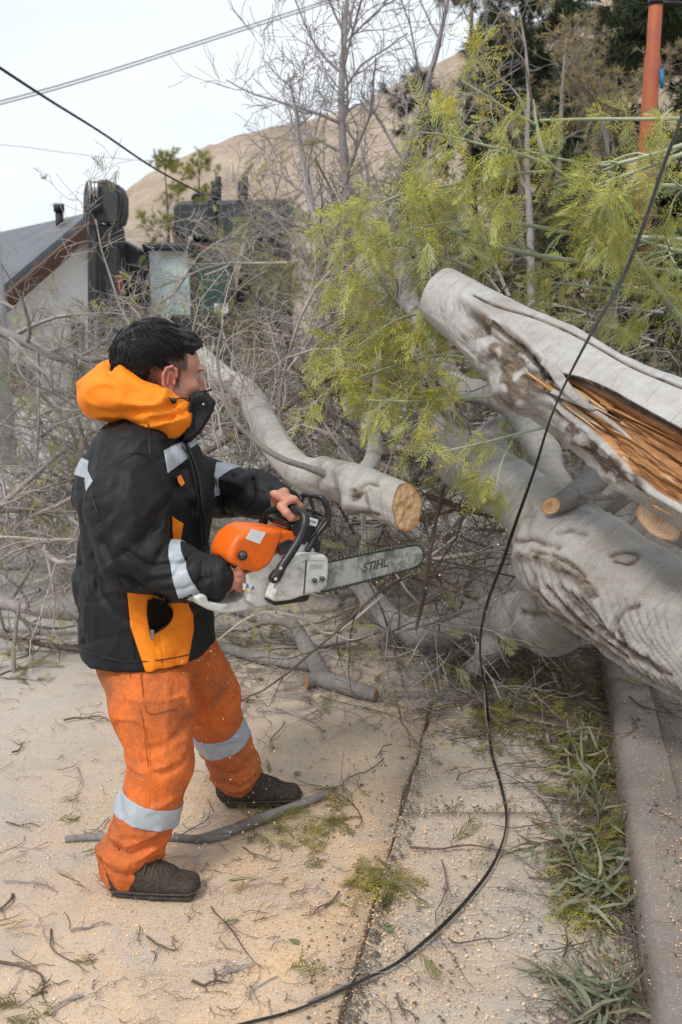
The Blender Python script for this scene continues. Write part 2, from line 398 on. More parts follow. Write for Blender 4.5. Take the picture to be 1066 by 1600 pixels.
# hill
def hill():
    sil = [(-400, 470), (-60, 455), (60, 430), (150, 345), (190, 302), (215, 283), (250, 262), (290, 243), (330, 226), (380, 209), (430, 196), (480, 184), (530, 172), (580, 150), (640, 118), (700, 92), (760, 68), (830, 42), (900, 14), (1000, -25), (1150, -80), (1400, -140), (1800, -160)]
    S2 = smoothpath(np.array([[x, y, 0] for x, y in sil], float), 240); n1 = 90; V = []
    for k, (px, py, _) in enumerate(S2):
        top = at(px, py, 85); 
        for v in np.linspace(0, 1, n1):
            Yv = 40+(85-40)*v; zf = v**1.25
            V.append((top[0]*(Yv/85)**.35, Yv, (top[2])*zf-.5*(1-v)))
        V.append((top[0]*1.02, 110, top[2]*.8))
    V = np.array(V).reshape(240, n1+1, 3); w_ = np.sin(np.linspace(0, 1, n1+1)*np.pi)**.7; dz = fbm(V*np.array([.10, .06, 0.]), 5)*2.0-np.abs(vnoise(V*np.array([.35, .04, 0])))*1.2
    V[..., 2] += dz*w_[None]*.8+(.10*fbm(V*np.array([1.2, 1.2, 0]), 3))
    i = np.arange(239)[:, None]*(n1+1); j = np.arange(n1)[None]; F = np.stack([i+j, i+n1+1+j, i+n1+2+j, i+j+1], -1).reshape(-1, 4)
    m = MB('dry sandy slope', .95, .1); co = m.coord('World'); c = m.mix(m.noise(co, .22, 7, .65, .8, (.38, .62)), (.44, .35, .275), (.31, .245, .19)); c = m.mix(m.math('MULTIPLY', m.noise(m.coord('World', (1.3, .12, .12)), 1, 5, .7, 1.0, (.50, .68)), .5), c, (.24, .185, .14))
    strata = m.noise(m.coord('World', (.05, .05, 1.6)), 1, 4, .6, .3, (.45, .75)); c = m.mix(m.math('MULTIPLY', strata, .45), c, (.26, .20, .15))
    c = m.mix(m.math('MULTIPLY', m.noise(co, 1.9, 4, .75, 0, (.58, .68)), .65), c, (.17, .155, .10)); m.color(c); m.bump(m.noise(co, 1.2, 7, .65), .8, .35)
    st(mesh('hill', V.reshape(-1, 3), F, m.m))
hill()
def boxes(name, bl, mat_, parent=None, bevel=.006, seg=2):
    """axis-aligned boxes (x0,x1,y0,y1,z0,z1) as one mesh"""
    bm = bmesh.new()
    for x0, x1, y0, y1, z0, z1 in bl:
        r = bmesh.ops.create_cube(bm, size=1); bmesh.ops.scale(bm, verts=r['verts'], vec=(x1-x0, y1-y0, z1-z0)); bmesh.ops.translate(bm, verts=r['verts'], vec=((x0+x1)/2, (y0+y1)/2, (z0+z1)/2))
    return bm_obj(name, bm, mat_, parent, bevel=bevel, seg=seg)
def hull(name, P, F, mat_, parent=None, bevel=0):
    bm = bmesh.new(); vs = [bm.verts.new(p) for p in P]
    for f in F: bm.faces.new([vs[i] for i in f])
    bmesh.ops.recalc_face_normals(bm, faces=bm.faces); return bm_obj(name, bm, mat_, parent, bevel=bevel)
def slabq(name, q, th, mat_, parent=None, bevel=0):
    """a flat four-cornered board given thickness along its normal"""
    q = [np.array(p, float) for p in q]; n = nrm(np.cross(q[1]-q[0], q[3]-q[0]))*th
    return hull(name, q+[p+n for p in q], [(0, 1, 2, 3), (7, 6, 5, 4), (0, 4, 5, 1), (1, 5, 6, 2), (2, 6, 7, 3), (3, 7, 4, 0)], mat_, parent, bevel)
# ---------------------------------------------------------------- house
m_plaster = simple('weathered white plaster', (.93, .915, .90), (.85, .83, .80), 1.2, .9, .15, 30, .1, kind='World')
m_roof = simple('grey metal roofing', (.07, .073, .085), (.13, .135, .15), 2.5, .5, .2, 12, kind='World'); m_barge = simple('brown barge board', (.13, .065, .035), (.09, .045, .03), 12, .7)
m_box = simple('orange brown board', (.30, .17, .07), None, 5, .7)
hb = at(150, 640, 18); house = empty('house', (hb[0]-1.5, 17, 0), 'white plastered gable house with a dark metal roof and brown barge board behind the brushwood', 'house')
A_ = at(116, 341, 18.5); B_ = at(-30, 462, 15.5); D_ = at(176, 420, 20.0); Cr = at(-70, 384, 27); dn = V3(0, 0, 1)
fl = lambda p: np.array([p[0], p[1], -.03])
inw = nrm(np.cross(B_-A_, dn)); inw = inw if inw[1] > 0 else -inw
hull('wall', [A_-dn*.14, B_-dn*.14, fl(B_), fl(A_), fl(D_), D_-dn*.14]+[p+inw*.2 for p in [A_-dn*.14, B_-dn*.14, fl(B_), fl(A_), fl(D_), D_-dn*.14]], [(0, 1, 2, 3, 4, 5), (11, 10, 9, 8, 7, 6), (0, 6, 7, 1), (1, 7, 8, 2), (4, 10, 11, 5), (5, 11, 6, 0)], m_plaster, house)
E_ = B_+(Cr-A_); ov = -inw*.35
rf = slabq('roof', [A_+ov, Cr, E_, B_+ov], .10, m_roof, house); 
for t in np.linspace(.03, .98, 22):
    p0 = A_+ov+(Cr-A_-ov)*t; p1 = B_+ov+(E_-B_-ov)*t; 
sp = Soup()
for t in np.linspace(.01, .98, 30): sp.tube(np.array([A_+ov+(Cr-A_-ov)*t+dn*.06, B_+ov+(E_-B_-ov)*t+dn*.06]), .035, 6, caps=True)
sp.build('roof_rib', m_roof, rf); slabq('roof', [A_+ov, D_+ov, D_+(Cr-A_), Cr], .10, m_roof, house)
slabq('barge_board', [A_+ov*1.1+dn*.02, B_+ov*1.1+dn*.02, B_+ov*1.1-dn*.24, A_+ov*1.1-dn*.24], .06, m_barge, house); slabq('barge_board', [A_+ov*1.1+dn*.02, D_+ov*1.1+dn*.02, D_+ov*1.1-dn*.24, A_+ov*1.1-dn*.24], .06, m_barge, house)
chm = at(93, 338, 18.9); sp = Soup(); sp.tube(np.array([chm-dn*.3, chm+dn*.08]), .075, 12, caps=True); sp.tube(np.array([chm+dn*.08, chm+dn*.22]), .10, 12, caps=True); sp.build('chimney', simple('black flue', (.02, .022, .025)), house)
def onwall(px, py, o=0): 
    v = ray(px, py); E = np.array([0, 0, H]); return E+v*(((A_-inw*o-E)@inw)/(v@inw))
slabq('window_board', [onwall(22, 568, .06), onwall(41, 568, .06), onwall(41, 614, .06), onwall(22, 614, .06)], .04, m_box, house)
wf = slabq('window', [onwall(47, 572, .05), onwall(63, 572, .05), onwall(63, 612, .05), onwall(47, 612, .05)], .04, simple('white frame', (.6, .6, .6)), house); slabq('pane', [onwall(50, 575, .08), onwall(60, 575, .08), onwall(60, 609, .08), onwall(50, 609, .08)], .012, simple('dusty glass', (.28, .33, .36), (.38, .42, .45), 4, .3), wf)
slabq('door', [onwall(118, 505, .05), onwall(133, 505, .05), onwall(133, 655, .05), onwall(118, 655, .05)], .04, simple('brown door', (.11, .07, .045), None, 8, .6), house)
# ---------------------------------------------------------------- poles and overhead cables
def pole(name, p, top, r0, r1, mat_, label, cat, steps=()):
    q = empty(name, (p[0], p[1], -.03), label, cat); sp = Soup(); hgt = [(-.03, r0)]+[(z, r) for z, r in steps]+[(top, r1)]
    sp.tube(np.array([(p[0], p[1], z) for z, r in hgt]), np.array([r for z, r in hgt]), 24, caps=True); sp.build('shaft', mat_, q); return q
p0 = at(3, 600, 9.5); up = pole('utility_pole', p0, at(3, 330, 9.5)[2], .095, .08, simple('grey concrete pole', (.36, .36, .37), (.28, .28, .29), 6, .85), 'short grey post standing against the white house wall at the left edge', 'pole')
p1 = at(1013, 200, 8.0); z_ = lambda y: at(1013, y, 8.0)[2]
m_orp = simple('faded orange painted steel', (.42, .11, .04), (.32, .095, .05), 9, .6, .15, 60)
op = pole('lamp_post', p1, z_(-260), .066, .05, m_orp, 'faded orange steel post rising behind the branches at the right', 'post', [(z_(400), .068), (z_(92), .060), (z_(84), .050)])
sp = Soup(); sp.tube(np.array([(p1[0], p1[1], z_(8)), (p1[0], p1[1], z_(-1))]), .058, 18, caps=True); q_ = V3(p1[0], p1[1], z_(4)); sp.tube(np.array([q_, q_+V3(.32, .05, 0)]), .018, 6, caps=True); sp.build('clamp', m_piping, op)
sp = Soup(); sp.tube(np.array([(p1[0]+.06, p1[1]-.05, z_(110)), (p1[0]+.068, p1[1]-.05, z_(140))]), .014, 6, caps=True); sp.build('tape', simple('blue tape', (.03, .22, .5)), op)
def cable(name, pts, r, mat_, label, cat='cable', n=120, group=None):
    sp = Soup(); sp.tube(smoothpath(np.array([at(*p) for p in pts]), n), r, 8, caps=True); return tag(sp.build(name, mat_), label, cat, group)
m_cab = simple('black cable sheath', (.012, .012, .013), (.03, .03, .03), 30, .45)
cable('overhead_cable', [(-900, -560, 5), (-220, -40, 7), (0, 106, 8), (80, 158, 9), (160, 208, 10.5), (240, 262, 12), (312, 301, 13.7)], .012, m_cab, 'dark overhead cable running down from the upper left to the machine')
m_pc = simple('grey overhead wire', (.40, .42, .45))
cable('power_line', [(-1500, 470, 20), (-300, 232, 24), (0, 158, 26), (150, 116, 27), (300, 68, 28), (450, 20, 29), (520, -2, 29.5), (700, -60, 30)], .020, m_pc, 'upper of the two thin parallel grey wires across the sky')
cable('power_line', [(-1500, 476, 20.6), (-300, 236, 24.6), (0, 163, 26.6), (150, 121, 27.6), (300, 73, 28.6), (450, 25, 29.6), (520, 2, 30), (700, -56, 31)], .020, m_pc, 'lower of the two thin parallel grey wires across the sky')
cable('power_line', [(-1200, 120, 34), (-300, 205, 40), (0, 226, 42), (100, 238, 43), (200, 249, 44), (260, 252, 45)], .018, simple('pale wire', (.62, .64, .67)), 'faint single wire low in the sky above the house roof')
# ---------------------------------------------------------------- the machine
YE = 14.5; m_ex = simple('dark grey machine paint', (.030, .033, .036), (.07, .07, .068), 3, .55, .1, 20); m_ex2 = simple('black machine parts', (.012, .013, .014), (.04, .04, .04), 5, .5)
exg = at(290, 640, YE); ex = empty('excavator', (exg[0], YE+.8, -.03), 'dark excavator with raised boom, glass cab and grey bucket behind the brushwood', 'excavator')
def eb(name, x0, y0, x1, y1, Y0, Y1, mat_, parent=ex, bevel=.03):
    a = at(x0, y1, Y0); c = at(x1, y0, Y0); return boxes(name, [(a[0], c[0], Y0, Y1, a[2], c[2])], mat_, parent, bevel)
# boom and its folded head
bx = [(131, 545), (128, 372), (130, 300), (134, 283), (150, 279), (172, 281), (186, 296), (188, 330), (184, 360), (190, 400), (190, 545)]
def eprism(name, pts, Y0, Y1, mat_, parent=ex, bevel=.03):
    P = [at(x, y, Y0) for x, y in pts]; Q = [p+V3(0, Y1-Y0, 0) for p in P]; n = len(P)
    return hull(name, P+Q, [tuple(range(n)), tuple(range(n, 2*n))[::-1]]+[(i, n+i, n+(i+1) % n, (i+1) % n) for i in range(n)], mat_, parent, bevel)
bo = eprism('boom', [(137, 560), (136, 350), (182, 350), (190, 420), (190, 560)], YE-.6, YE-.1, m_ex2)
hd_ = eprism('boom_head', [(129, 345), (130, 300), (134, 282), (142, 280), (146, 315), (150, 345)], YE-.75, YE-.6, m_ex); 
eprism('boom_head', [(148, 345), (150, 282), (166, 279), (180, 288), (187, 305), (187, 332), (182, 350)], YE-.72, YE-.1, m_ex)
sp = Soup()
for x in (140, 146, 151): sp.tube(np.array([at(x, 283, YE-.78), at(x+1, 312, YE-.78)]), .022, 8, caps=True)
sp.build('hydraulic_rod', simple('bright steel rod', (.5, .5, .5), None, 5, .3, metal=1), ex)
sp = Soup(); sp.tube(np.array([at(134, 325, YE-.8), at(158, 325, YE-.8)]), .06, 12, caps=True); sp.tube(smoothpath(np.array([at(184, 290, YE-.7), at(192, 310, YE-.75), at(186, 345, YE-.7), at(180, 420, YE-.7)]), 20), .02, 6); sp.tube(np.array([at(149, 360, YE-.72), at(151, 560, YE-.72)]), .035, 8); sp.build('hydraulic_line', m_ex2, ex)
sp = Soup(); sp.tube(np.array([at(150, 500, YE-.74), at(152, 560, YE-.74)]), .03, 8); sp.build('hydraulic_rod', simple('bright steel rod', (.6, .6, .6), None, 5, .3, metal=1), ex)
eb('boom_stripe', 185, 430, 188, 455, YE-.63, YE-.6, simple('red paint', (.35, .03, .03)), bevel=0)
# cab
glass = MB('pale green cab glass', .12, .6); glass.color(glass.mix(glass.noise(glass.coord('World'), 2.2, 3, .5, 0, (.4, .6)), (.42, .50, .48), (.22, .30, .29)))
gdk = simple('dark green cab glass', (.02, .05, .04), (.04, .08, .07), 3, .15)
eb('cab_roof', 222, 379, 336, 391, YE-.15, YE+1.5, m_ex2); eb('windscreen', 232, 392, 298, 492, YE-.02, YE+.02, glass.m, bevel=0); eb('side_glass', 306, 392, 358, 492, YE, YE+1.2, gdk, bevel=.01)
eb('pillar', 226, 391, 232, 500, YE-.06, YE+.06, m_ex2); eb('pillar', 298, 391, 306, 500, YE-.06, YE+.06, m_ex2); eb('pillar', 356, 400, 364, 500, YE-.04, YE+.06, m_ex2)
eb('cab_base', 222, 492, 366, 600, YE-.05, YE+1.4, m_ex2); eb('marker_light', 314, 384, 330, 390, YE-.18, YE-.14, simple('red lens', (.3, .03, .03)), bevel=.005); eb('work_light', 258, 492, 268, 498, YE-.12, YE-.03, m_metal, bevel=.005)
eb('number_plate', 335, 474, 357, 490, YE-.10, YE-.07, simple('white plate', (.62, .64, .64)), bevel=.005)
sp = Soup(); sp.tube(np.array([at(298, 378, YE), at(298, 370, YE)]), .03, 8, caps=True); sp.build('beacon', simple('white lamp', (.7, .7, .7)), ex)
eprism('loader_arm', [(384, 372), (452, 366), (458, 600), (372, 600), (366, 470)], YE+.55, YE+1.2, m_ex2, bevel=.05); eprism('body', [(200, 500), (372, 500), (452, 520), (456, 640), (196, 640)], YE+.3, YE+1.6, m_ex, bevel=.05); eprism('loader_arm', [(186, 372), (222, 392), (224, 520), (190, 520)], YE-.1, YE+.3, m_ex2, bevel=.03)
# the bucket held up over the cab, with its pipes
bk = eprism('bucket', [(270, 322), (278, 314), (452, 310), (458, 322), (456, 352), (440, 372), (330, 376), (276, 374), (271, 350)], YE+.5, YE+1.3, m_ex, bevel=.07)
eprism('bucket_rim', [(270, 350), (276, 374), (300, 376), (300, 384), (272, 382), (266, 352)], YE+.42, YE+1.3, m_barge, bevel=.02)
for x in (326, 372): eb('bucket_strap', x, 312, x+10, 378, YE+.44, YE+.52, m_ex2, bevel=.01)
sp = Soup()
for x in (338, 380):
    sp = Soup()
    sp.tube(np.array([at(x, 316, YE+.7), at(x, 288, YE+.7)]), .075, 12, caps=True); sp.tube(np.array([at(x-7, 290, YE+.68), at(x+8, 286, YE+.68)]), .06, 12, caps=True); sp.tube(np.array([at(x+3, 290, YE+.7), at(x+3, 276, YE+.7)]), .045, 10, caps=True); sp.tube(np.array([at(x-8, 300, YE+.62), at(x+8, 303, YE+.62)]), .03, 8, caps=True); sp.build('pipe_fitting', m_ex2, ex)
sp = Soup()
sp.tube(smoothpath(np.array([at(302, 312, YE+.5), at(304, 305, YE+.5), at(330, 303, YE+.5)]), 10), .025, 8); sp.build('pipe', m_ex2, ex)
for x in (205, 390): 
    a = at(x, 640, YE+.3); bm = bmesh.new(); bmesh.ops.create_cone(bm, cap_ends=True, segments=32, radius1=.55, radius2=.55, depth=.4); bmesh.ops.rotate(bm, verts=bm.verts, matrix=Matrix.Rotation(R(90), 3, 'Y')); bmesh.ops.translate(bm, verts=bm.verts, vec=(a[0], a[1], .52)); bm_obj('wheel', bm, m_ex2, ex, bevel=.05)
SA = at(400, 898, 2.47); SB = at(662, 868, 2.80)
sF = nrm(SB-SA); sL = nrm(np.cross([0, 0, 1.], sF)); sU = np.cross(sF, sL); SO = at(430, 885, 2.52)
def sw(px, py, l=0.):
    v = ray(px, py); E = np.array([0, 0, H]); q = SO+sL*l; return E+v*(((q-E)@sL)/(v@sL))
# ================================================================ the worker
def seg_dist(P, A, B, ys=.45):
    s = np.array([1, ys, 1.]); P = P*s; A = A*s; B = B*s
    ab = B-A; t = np.clip(((P-A)@ab)/(ab@ab+1e-12), 0, 1)[:, None]; return np.linalg.norm(P-(A+ab*t), axis=1)
class Folds:
    """ridges and grooves of cloth along drawn lines"""
    def __init__(s): s.f = []
    def add(s, pts, Y, width, amp):
        Q = np.array([at(x, y, Y) for x, y in pts]); width *= .82; s.f.append((Q, width, amp, Q.mean(0), np.linalg.norm(Q-Q.mean(0), axis=1).max()+width*3+.2)); return s
    def __call__(s, P):
        d = np.zeros(len(P)); c = P.mean(0); rb = np.linalg.norm(P[0]-c)
        for Q, wd, am, cc, rr in s.f:
            if np.linalg.norm((c-cc)*[1, .14, 1]) > rr+rb: continue
            m = np.full(len(P), 9.)
            for i in range(len(Q)-1): m = np.minimum(m, seg_dist(P, Q[i], Q[i+1], .14))
            d = d+am*np.exp(-(m/wd)**2)
        return d
def patch(src, planes, name, mat_, parent, off=.002, thick=.003, cond=None, label=None):
    """a strip of cloth cut out of a garment's surface between planes (point, normal: kept side) and laid on it"""
    V, F = src; bm = bmesh.new(); 
    for it in range(1):
        keep = np.ones(len(V), bool)
        for p, n in planes: keep &= ((V-p)@n) > -.03
        if cond is not None: keep &= cond(V)
        fk = keep[F].all(1); q4 = V[F]; fn = np.cross(q4[:, 2]-q4[:, 0], q4[:, 3]-q4[:, 1]); fk &= fn[:, 2] > -.62*np.linalg.norm(fn, axis=1); Fk = F[fk]; u, inv = np.unique(Fk, return_inverse=True); inv = inv.reshape(Fk.shape)
    vs = [bm.verts.new(V[i]) for i in u]
    for q in inv:
        try: bm.faces.new([vs[i] for i in q])
        except ValueError: pass
    for p, n in planes:
        bmesh.ops.bisect_plane(bm, geom=bm.verts[:]+bm.edges[:]+bm.faces[:], plane_co=tuple(p), plane_no=tuple(-np.asarray(n)), clear_outer=True)
    left = set(bm.verts); comps = []
    while left:
        st_ = [left.pop()]; cp_ = set(st_)
        while st_:
            v = st_.pop()
            for e in v.link_edges:
                o2 = e.other_vert(v)
                if o2 in left: left.discard(o2); cp_.add(o2); st_.append(o2)
        comps.append(cp_)
    comps.sort(key=len)
    bmesh.ops.delete(bm, geom=[v for c_ in comps[:-1] for v in c_], context='VERTS')
    bm.normal_update()
    for v in bm.verts: v.co += v.normal*off
    bmesh.ops.translate(bm, verts=bm.verts, vec=-Vector(wloc(parent)))
    me = bpy.data.meshes.new(name); bm.to_mesh(me); bm.free(); me.materials.append(mat_)
    for p in me.polygons: p.use_smooth = True
    o = bpy.data.objects.new(name, me); link(o, parent)
    if thick:
        m = o.modifiers.new('thickness', 'SOLIDIFY'); m.thickness = thick; m.offset = -1
    if label: o['label'] = label
    return o
def poly_planes(pts, Y):
    """planes through the edges of a convex outline, seen side-on at depth Y (clockwise or not)"""
    E = np.array([0, 0, H]); Q = [at(x, y, Y) for x, y in pts]; c = np.mean(Q, 0); r = []
    for i in range(len(Q)):
        n = nrm(np.cross(Q[i]-E, Q[(i+1) % len(Q)]-E)); 
        if (c-Q[i])@n < 0: n = -n
        r.append((Q[i], n))
    return r
# ---- cloth, skin, hair materials
def cloth(name, c, dirt=None, bump=.25, rough=.75, wr=9, wrs=.35, sheen=0, lo=None):
    m = MB(name, rough, .3); co = m.coord('Object')
    n = m.noise(co, 7, 6, .62, .6); n2 = m.noise(co, 34, 4, .6)
    col = m.mix(m.ramp(n, .35, .7), c, dirt or tuple(x*.72 for x in c))
    col = m.mix(m.math('MULTIPLY', m.ramp(n2, .66, .85), .22), col, lo or tuple(min(1, x*1.5+.02) for x in c))
    m.color(col)
    wv = m.noise(m.coord('Object', (1, 1, .45), (0, .5, 0)), wr, 3, .5, .8)
    m.bump(wv, wrs, .03)
    m.bump(m.noise(co, 60, 3, .6, .3), .25, .004); m.bump(m.noise(co, 620, 1), bump, .0006)
    return m.m
m_black = cloth('black jacket cloth', (.0095, .0098, .0115), (.012, .0125, .014), rough=.62, wrs=.3, lo=(.05, .048, .045))
m_orange = cloth('orange hood cloth', (.95, .27, .012), (.82, .2, .01), wrs=.2, lo=(.95, .35, .04))
m_trous = cloth('worn orange trouser cloth', (.70, .155, .026), (.30, .085, .032), wr=13, wrs=.6, rough=.88, lo=(.62, .24, .10))
def _specks(mt):
    m = MB.__new__(MB); m.m = mt; m.nt = mt.node_tree; m.b = m.nt.nodes['Principled BSDF']; m.h = None; old = m.b.inputs['Base Color'].links[0].from_socket; co = m.coord('Object')
    sp_ = m.math('MULTIPLY', m.vor(co, 150, (.20, .10)), m.noise(co, 5, 3, .6, 0, (.42, .6))); c = m.mix(m.math('MULTIPLY', sp_, .8), old, (.80, .55, .33))
    c = m.mix(m.math('MULTIPLY', m.noise(co, 3.2, 5, .65, .5, (.48, .62)), .55), c, (.30, .10, .045)); c = m.mix(m.math('MULTIPLY', m.noise(co, 90, 4, .75, 0, (.55, .75)), .35), c, (.72, .42, .22)); m.color(c)
_specks(m_trous)
m_refl = simple('grey reflective tape', (.42, .45, .49), (.30, .33, .37), 30, .42, .25, 90, .5, kind='Object')
def skin_mat():
    m = MB('skin', .5, .45); co = m.coord('Object')
    c = m.mix(m.noise(co, 30, 4, .6, 0, (.3, .75)), (.50, .24, .16), (.42, .17, .115))
    c = m.mix(m.attr('blush'), c, (.56, .17, .125)); c = m.mix(m.math('MULTIPLY', m.attr('fade'), m.noise(co, 400, 2, .7, 0, (.2, .55))), c, (.022, .014, .011))
    m.color(c); m.bump(m.noise(co, 260, 3), .25, .001)
    m.b.inputs['Subsurface Weight'].default_value = .12; m.b.inputs['Subsurface Radius'].default_value = (.01, .004, .002); m.b.inputs['Subsurface Scale'].default_value = .6
    return m.m
m_skin = skin_mat()
def hair_mat():
    m = MB('black hair', .42, .35); co = m.coord('Object', (1, 1, 1))
    m.color(m.mix(m.noise(co, 220, 2), (.006, .005, .005), (.016, .013, .012))); return m.m
m_hair = hair_mat()
worker = empty('person', gd(290, 1330), 'man in black and orange work jacket bending over a chainsaw, seen from his right side', 'person')
# ---- head frame
PSI = R(28); TILT = R(6)
HO = at(250, 593, 2.70)                      # between the ears
Fh = V3(math.cos(PSI)*math.cos(TILT), math.sin(PSI)*math.cos(TILT), -math.sin(TILT)); Lh = V3(-math.sin(PSI), math.cos(PSI), 0); Uh = np.cross(Fh, Lh)
HS = 1.05
def hd(f, l, u): return HO+(Fh*f+Lh*l+Uh*u)*HS
def hl(r): return np.array(r)*HS
b = SDF()
b.ell(hd(-.005, 0, .052), hl((.096, .074, .084)), Fh, Uh, .02)                # skull
b.ell(hd(-.035, 0, .045), hl((.072, .070, .075)), Fh, Uh, .02)
b.ell(hd(.045, 0, .035), hl((.055, .060, .060)), Fh, Uh, .02)                 # forehead
b.ell(hd(.050, 0, -.045), hl((.048, .046, .046)), Fh, Uh, .03)                # jaw
b.ell(hd(.078, 0, -.078), hl((.024, .026, .020)), Fh, Uh, .02)                # chin
for sgn in (-1, 1):
    b.ell(hd(.060, sgn*.040, -.012), hl((.034, .024, .024)), Fh, Uh, .02)     # cheekbone
    b.ell(hd(.030, sgn*.055, -.045), hl((.030, .014, .030)), Fh, Uh, .02)     # jaw angle
    b.ell(hd(.096, sgn*.031, .018), hl((.016, .017, .013)), Fh, Uh, .012, sub=True)   # eye socket
    b.ell(hd(.078, sgn*.031, .016), hl((.0155, .0145, .013)), Fh, Uh, .005)   # lids
    b.ell(hd(.094, sgn*.028, .036), hl((.010, .022, .007)), Fh, Uh, .012)     # brow
    b.ell(hd(.100, sgn*.011, -.022), hl((.011, .008, .008)), Fh, Uh, .006)    # nostril wing
b.chain([hd(.092, 0, .022), hd(.106, 0, .002), hd(.117, 0, -.016)], hl([.010, .0105, .0105]), .012)     # nose
b.ell(hd(.096, 0, -.045), hl((.013, .026, .007)), Fh, Uh, .008)               # upper lip
b.ell(hd(.094, 0, -.056), hl((.013, .022, .008)), Fh, Uh, .006)               # lower lip
b.ell(hd(.110, 0, -.0505), hl((.010, .022, .0018)), Fh, Uh, .003, sub=True)   # mouth line
# ears: rim, lobe, bowl
for sgn in (-1, 1):
    e = lambda f, u, o=0: hd(f, sgn*(.074+o), u)
    b.ell(e(-.002, .003, .001), hl((.019, .007, .031)), Fh, Uh, .004)
    b.ell(e(.001, .000, .011), hl((.0125, .012, .020)), Fh, Uh, .004, sub=True)
    rim = [(.016, .014), (.014, .031), (.001, .039), (-.014, .033), (-.021, .016), (-.019, -.006), (-.012, -.022), (-.002, -.034), (.007, -.032)]
    for i in range(len(rim)-1):
        o1 = .012 if 1 < i < 6 else .007; b.ecap(e(*rim[i], o1), e(*rim[i+1], o1), .0042*HS, .0042*HS, k=.003)
    b.ecap(e(-.006, .018, .009), e(-.008, -.006, .009), .0035*HS, k=.004)
    b.ell(e(.010, -.002, .008), hl((.005, .004, .007)), Fh, Uh, .004)
    b.ell(e(.000, -.026, .006), hl((.008, .005, .008)), Fh, Uh, .004)
# neck, trunk
pel = at(232, 975, 2.70); ab = at(222, 880, 2.70); che = at(222, 770, 2.70); nck = at(236, 655, 2.70)
b.ecap(hd(-.025, 0, -.02), nck, .058, .066, k=.03)
b.ecap(che, at(228, 715, 2.70), (.16, .11), (.15, .09), k=.05); b.ecap(ab, che, (.14, .105), (.16, .11), k=.05); b.ecap(pel, ab, (.155, .12), (.14, .105), k=.05)
# limbs
shN, elN, wrN = at(205, 722, 2.54), at(222, 876, 2.45), at(348, 903, 2.415)
shF, elF, wrF = at(258, 725, 2.86), at(350, 764, 2.93), at(436, 784, 2.74)
b.ecap(nck, shN, .06, .05, k=.04); b.ecap(nck, shF, .06, .05, k=.04)
for a_, c_, d_ in ((shN, elN, wrN), (shF, elF, wrF)): b.ecap(a_, c_, .050, .036, k=.03); b.ecap(c_, d_, .036, .025, k=.02)
hipN, knN, anN = at(232, 965, 2.66), at(252, 1190, 2.49), at(205, 1352, 2.475)
hipF, knF, anF = at(262, 960, 2.80), at(338, 1135, 2.90), at(378, 1228, 2.985)
for a_, c_, d_ in ((hipN, knN, anN), (hipF, knF, anF)): b.ecap(a_, c_, .070, .054, k=.04); b.ecap(c_, d_, .056, .040, k=.03)
b.ecap(anN, gd(262, 1380, .035), .038, .030, k=.02); b.ecap(anF, gd(430, 1240, .035), .038, .030, k=.02)
def finger(pts, r0, r1, k=.005):
    n = len(pts)-1
    for i in range(n):
        ra = r0+(r1-r0)*i/n; rb_ = r0+(r1-r0)*(i+1)/n
        b.ecap(pts[i], pts[i+1], ra*(1.03 if i else 1.1), rb_, k=k)
# near hand (right): closed on the rear grip
Yn = 2.415
b.ecap(wrN, at(360, 898, Yn+.006), (.022, .030), (.019, .034), w=(0, 1, 0), k=.02)
for i, (x, y) in enumerate([(367, 886), (370, 896), (369, 906), (365, 915)]):
    finger([at(x-8, y+2, Yn), at(x+3, y, Yn-.006+.002*i), at(x+9, y+4, Yn+.014), at(x+5, y+8, Yn+.035)], .0108-.0006*i, .0084)
finger([at(357, 884, Yn+.015), at(366, 878, Yn+.035), at(376, 880, Yn+.045)], .012, .009)
# far hand (left): wrapped round the front handle from above, thumb under it
def hbar(l): return np.array([np.interp(l, [-.085, -.05, 0, .05], [sw(x, y, q)[c] for x, y, q in ((474, 803, -.085), (462, 797, -.05), (450, 793, 0), (434, 795, .05))]) for c in range(3)])
def around(l, deg, r): c = hbar(l); return c+(sF*math.cos(R(deg))+sU*math.sin(R(deg)))*r
palm = around(0, 120, .031)
b.ecap(wrF, (palm+wrF)/2, (.024, .028), (.020, .036), w=sL, k=.02); b.ecap((palm+wrF)/2, palm, (.030, .018), (.038, .015), w=sL, k=.015)
for i, l in enumerate((-.030, -.010, .010, .028)):
    finger([around(l, 128, .026), around(l, 82, .0255), around(l, 20, .0225), around(l+.002, -45, .021), around(l+.003, -95, .020)], .0100-.0005*i, .0080)
finger([around(-.026, 165, .034), around(-.046, 195, .026), around(-.052, 235, .0225), around(-.048, 285, .021)], .0115, .0090)
Yf = hbar(-.02)[1]
def bdisp(P): return np.zeros(len(P))
